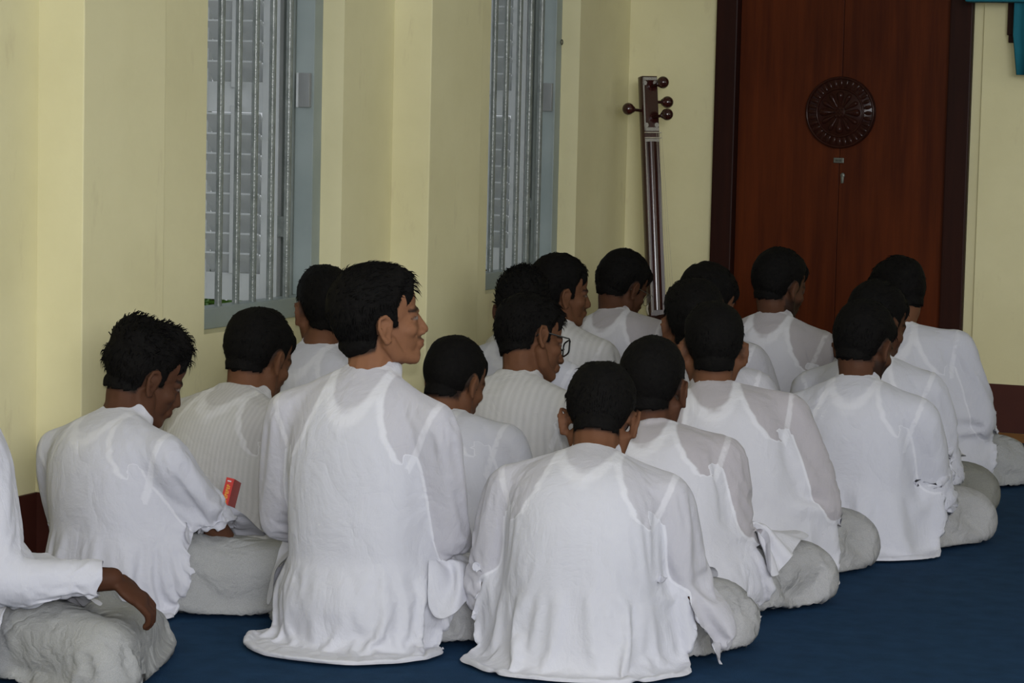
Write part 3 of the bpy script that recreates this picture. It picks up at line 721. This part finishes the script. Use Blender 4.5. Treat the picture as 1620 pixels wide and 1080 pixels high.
def finish_attr(me, g, p, P, u, v, back, top):
    s = g.s
    # distance (m) inside the vest outline: >0 where the vest doubles the cloth
    H = np.linalg.norm(g.sp[-1] - g.sp[0]) * 1.05
    h = v * H
    hs_, ha = H * .92, H * .60                             # strap top, armhole bottom
    t = np.clip((h - ha) / (hs_ - ha), 0, 1)
    half = .165 * s - .085 * np.sin(t * PI / 2) ** .6 * (t > 0)
    arm = half - np.abs(u) * s
    neck = np.sqrt((np.abs(u) / .060) ** 2 + ((h - H * 1.0) / (H * .22)) ** 2) - 1
    ves = np.minimum(arm, neck * .05)
    ves = np.where(h < ha, np.minimum(.05, .2 - np.abs(u)), ves)
    sl = np.abs(u) * s - .160 * s                         # beyond the armhole: sleeve
    onsl = (np.abs(u) * s > .17 * s) | (h < ha) & (np.abs(u) * s > .2)
    if not p.get('vest', 1): ves[:] = .05
    ad = np.full(len(P), 9.)
    for i in (0, 1):
        for A_, B_ in ((g.S[i], g.E[i]), (g.E[i], g.W[i])):
            e = B_ - A_; q = np.clip(((P - A_) @ e) / (e @ e), 0, 1)
            ad = np.minimum(ad, np.linalg.norm(P - A_ - q[:, None] * e, axis=1))
    sleeve_ = (ad < .082) & (np.abs(u) * s > .15) & (h < ha + .03)
    ves = np.where((P[:, 2] < .26) & ~sleeve_, .05, ves)
    side_ = (np.abs(u) * s > .15) & (h < ha + .03) & (ad < .12)
    ves = np.where(side_, np.clip((ad - .082) * 3, -.05, .05), ves)
    vattr(me, 'vest', ves)
    # shoulder seam: ring round each arm near the shoulder; yoke and collar line
    seam = np.full(len(P), .05)
    for i, sd in enumerate((-1, 1)):
        a = nrm(g.E[i] - g.S[i]); ax = nrm(g.X[-1] * sd * .8 + a * .35)
        q = (P - (g.S[i] + g.X[-1] * sd * -.008)) @ ax; near = np.linalg.norm(P - g.S[i], axis=1) < .13
        seam = np.where(near, np.minimum(seam, np.abs(q)), seam)
    hd = nrm(g.tg[-1] + V(0, 0, .4)); q = (P - top) @ hd
    near = np.linalg.norm(P - top, axis=1) < .10
    seam = np.where(near, np.minimum(seam, np.abs(q + .044)), seam)
    vattr(me, 'seam', seam)
    vattr(me, 'rest', np.c_[u, v, back])

def trouser_mesh(g, p):
    bm = Acc(); legs(bm, g, .97); me = remeshed(bm, 'trousers', p.get('vox', .014) * 1.15, 3)
    P = coords(me); cut = []
    bm = bmesh.new(); bm.from_mesh(me)
    for f in bm.faces:
        c = np.array(f.calc_center_median())
        for i in (0, 1):
            t = nrm(g.A[i] - g.K[i])
            if np.linalg.norm(c - g.A[i]) < .10 and (c - g.A[i]) @ t > .035: cut.append(f); break
    bmesh.ops.delete(bm, geom=cut, context='FACES'); bm.to_mesh(me); bm.free()
    return me

def leg_proxy(g, p):
    bm = Acc(); legs(bm, g, .80); return remeshed(bm, 'proxy', .022, 1)

def skin_mesh(g, p):
    vox = p.get('svox', .0075); bm = Acc(); s = g.s
    head_shapes(bm, g.Hd, g.M, g.hs)
    nb = g.Hd + g.M @ V(0, -.030, -.045) * g.hs
    limb(bm, [nb, nb * .4 + g.N * .6 - g.Y[-1] * .008, g.N - g.tg[-1] * .06], [.056, .055, .062])
    torso(bm, g, -.030)
    for i, sd in enumerate((-1, 1)):
        limb(bm, [g.N - g.tg[-1] * .04, g.S[i], (g.S[i] + g.E[i]) / 2, g.E[i], g.W[i] * .7 + g.E[i] * .3, g.W[i]], [.05, .046, .035, .031, .030, .026])
        hd = g.W[i] - g.E[i]
        if 'hand' in p and p['hand'][i] is not None: hd = V(*p['hand'][i])
        up = V(0, 0, 1) if abs(nrm(hd)[2]) < .8 else g.Y[-1]
        hand_shapes(bm, g.W[i], hd, up + V(sd * .3, 0, 0), -sd if p.get('flip') else sd * -1, p.get('curl', .7))
        limb(bm, [g.Hp[i], g.K[i], g.A[i]], [.075 * s, .058 * s, .036])
        fd = V(*p['foot'][i]) if 'foot' in p else V(sd * -.8, .1, -.05)
        foot_shapes(bm, g.A[i] - V(0, 0, .012), fd, V(0, .5 * sd * 0, 1), sd)
    me = remeshed(bm, 'person', vox, 1)
    P = coords(me); Q = (P - g.Hd) @ g.M / g.hs            # head frame
    x, y, z = Q.T; ax = np.abs(x)
    tone = np.array(p.get('tone', (.115, .052, .030)))
    col = np.repeat(tone[None], len(P), 0)
    inhead = np.linalg.norm(Q, axis=1) < .16
    def paint(mask, c, k=1.):
        nonlocal col
        mm = (mask * k * inhead)[:, None]; col = col * (1 - mm) + np.array(c)[None] * mm
    paint(np.exp(-((z + .063) / .007) ** 4 - (x / .024) ** 4) * (y > .084), tone * V(.75, .55, .62), .8)            # lips
    paint(smooth01(1.2 - np.abs(z - .0185 + .12 * (ax - .03) ** 1) / .006) * (y > .06) * (ax > .012) * (ax < .052), (.008, .006, .005), .95)   # brows
    b = p.get('beard', 0); mu = p.get('mustache', 0)
    if mu: paint(np.exp(-((z + .051) / .006) ** 4 - (x / .028) ** 4) * (y > .078), (.010, .008, .007), mu)
    if b:
        jaw = smooth01((-.030 - z) / .02) * smooth01((.115 - np.abs(y - .03)) / .03) * (y > -.02) * (1 - np.exp(-((z + .064) / .012) ** 2 - (x / .025) ** 2))
        paint(jaw, (.012, .009, .008), b)
    # eyes: white, iris, lid line
    for sd in (-1, 1):
        e = np.hypot((x - sd * .031) / .0125, (z + .002) / .0048)
        paint((e < 1) * (y > .07), (.20, .17, .15)); ir = np.hypot(x - sd * .031, z + .002) < .0050
        paint(ir * (y > .07), (.010, .006, .004))
        paint(np.exp(-((e - 1.05) / .18) ** 2) * (y > .065), (.02, .01, .008), .8)
    # stubble of the scalp below the hair shell
    hl = hair_line(Q, p)
    paint(smooth01(hl / .010 + p.get('fade', .9)) * (ax < .080) * (y < .045), (.012, .009, .008), .93)
    vattr(me, 'tone', col)
    return me

def hair_line(Q, p):
    """>0 inside the hair, in metres, in the head frame"""
    x, y, z = Q.T; ax = np.abs(x)
    front = np.where(y > .03, z - (.066 + p.get('hl', .007) - 60 * np.minimum(ax, .06) ** 2 * .25), 1)
    side = np.where((y <= .055) & (y > -.01), z - (.018 - .35 * np.clip(.03 - y, 0, .04) + np.clip(y - .02, 0, 1) * 1.3), 1)
    burn = np.where((y > .004) & (y < .030) & (ax > .055), z + .012, -1)
    back = np.where(y <= -.01, z - np.interp(y, [-.12, -.03, -.012], [-.060 + p.get('nape', 0), -.045 + p.get('nape', 0), .004]), 1)
    r = np.minimum(np.minimum(front, side), back)
    ear = np.hypot((y + .006) / .022, (z + .008) / .034) - 1
    r = np.where(ax > .05, np.minimum(r, ear * .02), r)
    return np.maximum(r, np.minimum(burn, .004) * (ear > 0) - (ear <= 0) * 1)

def hair_mesh(g, p):
    rs = np.random.RandomState(100 + p['id']); th = p.get('hair', .014); thf = p.get('hairfront', th); n1, n2 = 110, 80
    D, HF = unit_sphere(n1, n2)
    # base skull: cranium and brow united
    def hit(c, r):
        # radius along D from (0,-.01,.02) to the ellipsoid surface
        o = V(0, -.01, .02) - c; a = ((D / r) ** 2).sum(1); b = (D * o / r ** 2).sum(1); cc = ((o / r) ** 2).sum() - 1
        q = b * b - a * cc; return np.where(q > 0, (-b + np.sqrt(np.maximum(q, 0))) / a, 0)
    R = np.maximum(hit(V(0, -.014, .032), V(.076, .096, .088)), np.maximum(hit(V(0, .040, .045), V(.058, .052, .052)), hit(V(0, -.035, -.045), V(.052, .058, .06))))
    Q = V(0, -.01, .02) + D * R[:, None]
    hl = hair_line(Q, p)
    k = smooth01(hl / .034 + .10)
    curl = p.get('curly', .3)
    nz = vnoise(Q, 45, p['id']) * .5 + vnoise(Q, 110, 7 + p['id']) * .3
    up = smooth01((Q[:, 2] - .03) / .08)
    fr = smooth01((Q[:, 1] - .0) / .06) * up
    side = p.get('sides', .008)
    T = (side + (th - side) * up + (thf - th) * fr) * (1 + curl * nz) + .0006 * vnoise(Q, 300, 3)
    off = np.where(hl > -.004, np.maximum(T, .003) * k + .0005, -.012)
    off = np.where(hl < -.02, -.02, off)
    Q2 = Q + D * off[:, None]
    bm = Acc(); W3 = lambda q: g.Hd + (q * g.hs) @ g.M.T
    bm.add(W3(Q2), HF)
    # locks: short tapered three-sided strands
    cand = np.where(hl > .012)[0]
    for _ in range(p.get('locks', 700)):
        i = cand[rs.randint(len(cand))]; d = D[i]; z = Q[i, 2]
        ms = p.get('messy', .12)
        flow = V(rs.normal() * .25, .5 + .4 * rs.rand(), .15) if z > .05 else V(0, -.15, -1.)
        if p.get('spiky'): flow = V(rs.normal() * .3, rs.normal() * .3 - .1, .5)
        flow = flow - d * (flow @ d)
        t = nrm(d * (.16 + .5 * ms) + nrm(flow) * (.8 - .3 * ms) + rs.normal(size=3) * .35 * ms)
        L = min((T[i] + .004) * (.7 + rs.rand() * .9), .030) * (1 + .5 * ms); q = Q2[i] - d * .0028; w = .0009 + .0011 * rs.rand()
        side_ = nrm(np.cross(t, d) + 1e-4); nn = np.cross(t, side_); bend = nrm(-d * .6 + V(0, .1, -.5)) * (.25 + curl)
        pts = [q, q + t * L * .5 + bend * L * .10, q + t * L * .85 + bend * L * .42]
        rr = [w, w * .8]
        A3 = [(c + side_ * math.cos(a) * r_ + nn * math.sin(a) * r_) for c, r_ in zip(pts, rr) for a in (0, 2.1, 4.2)] + [pts[2]]
        bm.add(W3(np.array(A3)), [(0, 1, 4, 3), (1, 2, 5, 4), (2, 0, 3, 5), (3, 4, 6), (4, 5, 6), (5, 3, 6), (2, 1, 0)])
    me = bm_mesh(bm, 'hair'); me.polygons.foreach_set('use_smooth', [True] * len(me.polygons)); return me

def collider(me, col, fr=14):
    px = bpy.data.objects.new('proxy', me); col.objects.link(px)
    px.modifiers.new('c', 'COLLISION'); c = px.collision
    c.thickness_outer = .006; c.thickness_inner = .05; c.cloth_friction = fr; c.damping = .4
    return px

def drape(o, col, pin, **k):
    c = o.modifiers.new('cloth', 'CLOTH'); st = c.settings
    st.quality = 5; st.mass = .18; st.tension_stiffness = 18; st.compression_stiffness = 12; st.shear_stiffness = 8; st.bending_stiffness = k.get('bend', .8)
    st.tension_damping = 5; st.compression_damping = 5; st.shear_damping = 5; st.bending_damping = .5; st.air_damping = 2.
    st.vertex_group_mass = pin; st.pin_stiffness = 1.; st.shrink_min = st.shrink_max = k.get('grow', -.05)
    cs = c.collision_settings; cs.use_collision = True; cs.collection = col; cs.distance_min = .005; cs.collision_quality = 2; cs.use_self_collision = False
    c.point_cache.frame_start = 1; c.point_cache.frame_end = NF

def build_people(PEOPLE):
    import time as _t; t0 = _t.time()
    figs = []; sc = bpy.context.scene
    for p in PEOPLE:
        g = figure(p)
        me, P, u, v, back, top = kurta_mesh(g, p)
        finish_attr(me, g, p, P, u, v, back, top)
        col, col2 = [bpy.data.collections.new('drape') for _ in (0, 1)]
        for c in (col, col2): sc.collection.children.link(c); c.objects.link(FLOORC)
        o = bpy.data.objects.new('kurta', me); col.objects.link(o)
        px = collider(proxy(g, p), col)
        vg = o.vertex_groups.new(name='pin')
        dist = np.linalg.norm(P - top, axis=1)
        for i in np.where((np.abs(P[:, 0]) < .12) & (P[:, 1] < .16) & (P[:, 1] > -.05) & (P[:, 2] < .27))[0]: vg.add([int(i)], 1., 'REPLACE')
        for i in np.where(dist < .125)[0]: vg.add([int(i)], float(np.clip((.125 - dist[i]) / .04, 0, 1)), 'REPLACE')
        for j in (0, 1):
            if p.get('sleeve', (1, 1))[j] >= .99:
                dd = np.linalg.norm(P - g.W[j], axis=1)
                for i in np.where(dd < .075)[0]: vg.add([int(i)], .6, 'REPLACE')
        o.shape_key_add(name='Basis'); kb = o.shape_key_add(name='rest')
        zt = top[2] - .06; Z = P[:, 2]; lng = p.get('long', 1.06); z0 = .235 * g.s
        Zn = np.where(Z > zt, Z, zt - (zt - Z) * lng)
        kb.data.foreach_set('co', np.c_[P[:, :2], Zn].astype('f').ravel()); kb.value = 0
        drape(o, col, 'pin', bend=p.get('bend', 2.), grow=p.get('grow', -.022))
        o.modifiers['cloth'].settings.rest_shape_key = kb
        t = bpy.data.objects.new('trousers', trouser_mesh(g, p)); col2.objects.link(t)
        p2 = collider(leg_proxy(g, p), col2)
        vg = t.vertex_groups.new(name='pin'); Q = coords(t.data)
        vg.add([int(i) for i in np.where((np.hypot(Q[:, 0], Q[:, 1]) < .13) & (Q[:, 2] > .12))[0]], 1., 'REPLACE')
        drape(t, col2, 'pin', bend=.15, grow=p.get('tgrow', -.13))
        figs.append((p, g, o, t, (px, p2), (col, col2)))
    print('PREP', round(_t.time() - t0, 1)); t0 = _t.time()
    sc.frame_start = 1; sc.frame_end = NF
    for f in range(1, NF + 1): sc.frame_set(f)
    dg = bpy.context.evaluated_depsgraph_get()
    out = [[bpy.data.meshes.new_from_object(q.evaluated_get(dg), depsgraph=dg) for q in (f[2], f[3])] for f in figs]
    sc.frame_set(1)
    for (p, g, o, t, pxs, cols), mes in zip(figs, out):
        for q, me, nm in zip((o, t), mes, ('kurta', 'trousers')):
            for m in list(q.modifiers): q.modifiers.remove(m)
            q.data = me; me.name = nm
            P = coords(me); P[:, 2] = np.maximum(P[:, 2], .004); set_coords(me, P)
            me.polygons.foreach_set('use_smooth', [True] * len(me.polygons)); me.materials.clear()
        for q in pxs: bpy.data.objects.remove(q)
        for c in cols: bpy.data.collections.remove(c)
        COL.objects.link(o); COL.objects.link(t)
        o.data.materials.append(MAT[p.get('cloth', 'kurta')]); t.data.materials.append(MAT[p.get('tcloth', 'trouser')])
        if p.get('vox', .014) < .0145:
            sub = o.modifiers.new('smooth', 'SUBSURF'); sub.levels = 1; sub.render_levels = 1
    print('SIM', round(_t.time() - t0, 1)); t0 = _t.time()
    for p, g, o, t, _, _ in figs:
        sk = skin_mesh(g, p); sk.materials.clear(); sk.materials.append(MAT['skin'])
        r = bpy.data.objects.new('person', sk); COL.objects.link(r)
        r.location = g.root; r.rotation_euler = (0, 0, p['yaw'])
        r['label'] = p['label']; r['category'] = 'person'; r['group'] = 'young men in white seated on the floor'
        h = bpy.data.objects.new('hair', hair_mesh(g, p)); COL.objects.link(h); h.data.materials.append(MAT['hair'])
        for q in (o, h, t): q.parent = r
        if p.get('glasses'): glasses(g, p, r)
        p['obj'] = r; p['fig'] = g
    print('BUILD', round(_t.time() - t0, 1))
# ---------------------------------------------------------------- who sits where
NF = 22
bpy.ops.mesh.primitive_cube_add(size=1, location=(0, 0, -.2)); FLOORC = bpy.context.object; FLOORC.scale = (4, 4, .4)
bpy.context.view_layer.update(); COL.objects.unlink(FLOORC)
FLOORC.modifiers.new('c', 'COLLISION'); FLOORC.collision.thickness_outer = .004; FLOORC.collision.cloth_friction = 20
R_ = math.radians
PEOPLE = []
def sit(i, seat, head, turn, look, fwd, label, **k):
    """seat: pixel of the floor under the hips; head: pixel of the ear line; turn, look: body and head, degrees right of the view; fwd: head ahead of the hips (m)"""
    root = onz(seat[0], seat[1], 0.)
    yaw = YAW - R_(turn); f = _v(-math.sin(yaw), math.cos(yaw), 0)
    D = depth(root + f * fwd + _v(0, 0, .7)); k.setdefault('hs', 1.04)
    PEOPLE.append(dict(id=i, root=root, yaw=yaw, head=at(head[0], head[1], D), hyaw=YAW - R_(look), label=label, **k))
dark, mid_, light = (.075, .034, .020), (.12, .055, .030), (.20, .095, .052)
sit(1, (-14, 1050), (-108, 586), 68, 80, -.02, 'young man in white cut off by the left edge, hand hanging over his knee', vox=.013, svox=.0042, tcloth='trouser_linen', tone=(.060, .025, .014), W=((-.30, .10, .20), (.33, .20, .245)), pole=((-.8, -.3, -.5), (.4, -.2, -.9)), hand=(None, (.10, .8, -.62)), curl=.9, cloth='kurta_dense', knee=((-.30, .28, .092), (.40, .16, .092)), ndx=(0, .12, .02), ankle=((.26, .20, .05), (-.05, .36, .055)), foot=((.95, .12, -.02), (-.8, .1, -.05)), hem=(.30, .22, .24), flap=(.30, .30), long=1.03)
sit(2, (195, 958), (230, 596), 40, 62, .12, 'curly-haired young man in white at the left reading a white booklet, face turned down right', pitch=.38, hair=.022, hairfront=.032, curly=.8, messy=.7, vox=.013, svox=.005, tone=dark, cloth='kurta_dense', tcloth='trouser_linen', locks=1500, hunch=.35, sides=.007, W=((-.10, .20, .24), (-.03, .20, .24)), pole=((-.5, -.2, -.8), (.9, .25, -.75)), knee=((-.30, .26, .105), (.35, .24, .105)), hem=(.30, .34, .30))
sit(3, (352, 912), (410, 566), 28, 38, .16, 'bowed short-haired man in ribbed off-white shirt right of the curly-haired reader', pitch=.35, cloth='kurta_ribbed', hair=.012, tone=mid_, hunch=.35, knee=((-.26, .28, .092), (.28, .28, .092)), flap=(.26, .30), hem=(.28, .34, .30))
sit(4, (510, 822), (512, 490), 35, -20, .06, 'man in white beneath the nearer window, half hidden behind the tall profile sitter', hair=.015, sides=.010, tone=mid_, pitch=.05, cloth='kurta_dense', knee=((-.16, .34, .092), (.30, .24, .092)), flap=(.18, .30), hem=(.26, .32, .28))
sit(5, (565, 1015), (600, 508), 22, 73, .05, 'tall young man in front with a thin mustache, upright, face in profile to the right', pitch=-.16, vox=.0125, svox=.0045, tone=light, hair=.016, hairfront=.030, hs=1.04, mustache=.8, locks=1800, messy=.25, curly=.3, nape=-.012, hem=(.38, .42, .32), knee=((-.28, .28, .092), (.27, .28, .092)), sides=.010, round=.0, W=((-.08, .24, .27), (.0, .22, .27)), hw=.188, drop=.118, pole=((-.5, -.15, -.9), (.45, -.05, -1.)), ndx=(-.01, -.01, -.008))
sit(6, (738, 898), (720, 604), 30, 42, .14, 'boy with a faded short haircut between the tall profile sitter and the spectacled man', pitch=.30, hair=.009, sides=.001, fade=1.3, tone=mid_, hunch=.35, hs=1.0, cloth='kurta_dense')
sit(7, (812, 850), (840, 540), 25, 64, .10, 'man with thick black spectacles leaning back to look right', pitch=.26, roll=-.38, hair=.020, hairfront=.032, tone=mid_, cloth='kurta_warm', glasses=1, svox=.0045, sides=.007, mustache=.35, vest=0, messy=.3, locks=1300)
sit(8, (800, 792), (828, 492), 15, 12, .10, 'spiky-haired man seen from behind, directly behind the spectacled man', hair=.020, sides=.012, spiky=1, messy=.5, locks=1500, tone=dark, cloth='kurta_dense')
sit(9, (862, 748), (887, 464), 20, 72, .10, 'man with a mustache in striped shirt, profile to the right below the farther window', pitch=.05, hair=.017, mustache=.9, svox=.0055, tone=mid_, cloth='kurta_warm', vest=0)
sit(10, (985, 722), (985, 455), 25, 52, .13, 'man in round wire glasses bowing beside the leaning instrument', pitch=.42, hair=.018, tone=dark, glasses=2, hunch=.3, sides=.012, cloth='kurta_sheer')
sit(11, (918, 1046), (950, 664), 10, 12, .20, 'front man with bowed head seen squarely from behind, both ears showing', pitch=.55, vox=.0125, svox=.005, tone=mid_, hair=.015, hunch=.45, sleeve=(.95, .66), hem=(.31, .44, .33), hs=1.02, knee=((-.26, .30, .092), (.29, .28, .092)), nape=-.006, locks=1500)
sit(12, (1066, 972), (1033, 613), 18, 20, .14, 'man with a round cropped head and rolled half sleeve, bare forearm showing', pitch=.12, tone=dark, hair=.009, sides=.005, sleeve=(.44, .43), W=((-.10, .20, .25), (-.05, .16, .19)), pole=((-.6, -.1, -.9), (.15, -.05, -1.)), hunch=.35, vox=.0135, svox=.006, fade=1.3, cloth='kurta_sheer', hem=(.30, .34, .34))
sit(13, (1168, 915), (1128, 553), 10, 0, .12, 'broad man in a sheer shirt, head square from behind, vest outline visible', pitch=.18, tone=mid_, hair=.011, sides=.008, hunch=.3, hw=.195, cloth='kurta_sheer', hem=(.36, .42, .33), nape=-.008)
sit(14, (1112, 846), (1095, 514), 10, -5, .10, 'man mostly hidden behind the broad sheer-shirted man, only hair and neck showing', pitch=.1, tone=mid_, hair=.020, nape=-.010, sides=.015)
sit(15, (1110, 772), (1118, 482), 20, 58, .12, 'curly-topped man bowed behind two others, just a brow showing, left of the bearded man', pitch=.4, tone=mid_, hair=.018, curly=.6, hunch=.3)
sit(16, (1214, 752), (1234, 454), 20, 52, .10, 'bearded man before the wooden door, left of the medallion', pitch=.22, tone=dark, hair=.015, beard=.75, hunch=.3, cloth='kurta_sheer', messy=.05)
sit(17, (1352, 868), (1368, 548), 18, 42, .10, 'bearded man in a thick plain shirt, nearest of the three under the right door jamb', pitch=.30, tone=dark, hair=.013, beard=.8, cloth='kurta_dense', hunch=.3)
sit(18, (1372, 822), (1388, 514), 18, 55, .12, 'man in grey trousers almost hidden behind the thick-shirted bearded man', pitch=.25, tone=dark, hair=.016, tcloth='trouser_grey', cloth='kurta_dense')
sit(19, (1450, 768), (1418, 470), 20, -42, .08, 'farthest right man leaning left with bowed head, pale grey knee on the mat edge', pitch=.38, tone=mid_, hair=.016, tcloth='trouser_linen', hw=.19, cloth='kurta_dense', roll=.1, knee=((-.28, .28, .092), (.27, .20, .092)))
for p in PEOPLE:
    p.setdefault('vox', .0165); p.setdefault('svox', .0085)
import os
if os.environ.get('ONLY'): PEOPLE = [p for p in PEOPLE if str(p['id']) in os.environ['ONLY'].split(',')]

def glasses(g, p, r):
    Wd = lambda x, y, z: Vector(g.Hd + g.M @ (V(x, y, z) * g.hs)); kind = p['glasses']
    G = empty('spectacles'); G.parent = r
    tag(G, 'thick black rectangular frames' if kind == 1 else 'thin round wire frames')
    fm, rr = ('blackplastic', .0026) if kind == 1 else ('brass', .0011)
    for s in (-1, 1):
        w_, h_, e = (.027, .021, .55) if kind == 1 else (.021, .021, 1.)
        ring = []
        for k in range(25):
            a = k * 2 * PI / 24; c, d = math.cos(a), math.sin(a)
            ring.append(Wd(s * .0335 + math.copysign(abs(c) ** e, c) * w_, .107 - abs(s * .0335 + c * w_) * .20, -.006 + math.copysign(abs(d) ** e, d) * h_))
        rim = MB().tube(ring, rr, 8).build('rim', fm, G, True)
        MB().faces(ring[:-1], [tuple(range(24))]).build('lens', 'lens', G)
        MB().tube([Wd(s * .060, .097, .006), Wd(s * .079, .082, .006), Wd(s * .083, .02, .004), Wd(s * .082, -.012, .004), Wd(s * .080, -.028, -.014)], rr * .9, 8).build('temple', fm, G, True)
    MB().tube([Wd(-.008, .107, .0), Wd(0, .110, .003), Wd(.008, .107, .0)], rr, 8).build('bridge', fm, G, True)
build_people(PEOPLE)
bpy.data.objects.remove(FLOORC)
FIG = {p['id']: p for p in PEOPLE}

# ---------------------------------------------------------------- books
def frame_at(c, u, v):
    """matrix with x along u, y towards v, at c"""
    u = Vector(u).normalized(); w_ = u.cross(Vector(v)).normalized(); v = w_.cross(u)
    return Matrix([[u[i], v[i], w_[i], c[i]] for i in range(3)] + [[0, 0, 0, 1]])
# red book standing in the lap, spine towards the viewer
D2 = depth(onz(230, 958, 0)) + .06
c0, c1 = Vector(at(351, 809, D2)), Vector(at(363, 763, D2 + .01))
bk = empty('book'); tag(bk, 'red book with yellow lettering on its spine, held by the curly-haired reader', 'book')
bk.matrix_world = frame_at((c0 + c1) / 2, c1 - c0, Vector((-.25, .9, .1)))
L = (c1 - c0).length / 2 + .012
MB().box((-L, 0, -.0105), (L, .002, .0105), .001).box((-L, 0, -.0105), (L, .115, -.009)).box((-L, 0, .009), (L, .115, .0105)).build('cover', 'red', bk)
MB().box((-L + .003, .003, -.009), (L - .003, .112, .009)).build('pages', 'page', bk)
g_ = MB(); rr = random.Random(4)
for k in range(10):
    x = -L * .55 + k * .0062
    g_.box((x, -.0006, -.0045), (x + .0016, 0.0002, .0045)).box((x, -.0006, .0022 if k % 2 else -.0045), (x + .0046, .0002, .0045 if k % 2 else -.0022)).box((x + .003, -.0006, -.001), (x + .0044, .0002, .0045))
g_.build('spine_lettering', 'yellow', bk)
MB().box((L - .010, -.0006, -.004), (L - .007, .0002, .006)).build('spine_mark', 'page', bk)
# white booklet in the curly-haired reader's lap
def booklet(name, px, D, label, lines, size=(.15, .20)):
    c = Vector(at(px[0], px[1], D)); b = empty(name); tag(b, label, 'book')
    b.matrix_world = Matrix.Translation(c) @ Euler((R_(38), R_(4), R_(-12))).to_matrix().to_4x4()
    w_, h_ = size
    MB().box((-w_ / 2, -h_ / 2, -.005), (w_ / 2, h_ / 2, 0), .001).build('pages', 'page', b)
    return b, w_, h_
b, w_, h_ = booklet('booklet', (275, 812), depth(onz(235, 945, 0)) + .10, 'white printed booklet open in the curly-haired reader lap', 8)
tx = MB()
for k in range(9): tx.box((-.06, .085 - k * .0125, .0002), (.06 - .02 * (k % 3 == 2), .0885 - k * .0125, .0006))
tx.build('text_line', 'ink', b)
MB().box((-.065, -.052, .0002), (.065, -.0495, .0006)).box((-.065, -.062, .0002), (.065, -.0595, .0006)).build('pink_line', 'pink', b)
MB().box((.030, -.085, .0002), (.032, -.075, .0006)).box((.034, -.085, .0002), (.035, -.075, .0006)).box((.037, -.085, .0002), (.040, -.075, .0006)).build('barcode', 'ink', b)
b, w_, h_ = booklet('magazine', (662, 872), depth(onz(640, 1000, 0)) + .14, 'white booklet with purple and green cover in the tall profile sitter lap', 0, (.17, .16))
MB().faces([(-.08, .079, .0006), (.04, .079, .0006), (-.06, -.01, .0006), (-.08, -.01, .0006)], [(0, 1, 2, 3)]).build('purple_panel', 'purple', b)
MB().faces([(-.05, -.079, .0006), (-.035, -.079, .0006), (.084, .02, .0006), (.084, .06, .0006), (.070, .06, .0006), (.070, .026, .0006)], [(0, 1, 2, 3, 4, 5)]).build('green_line', 'green', b)
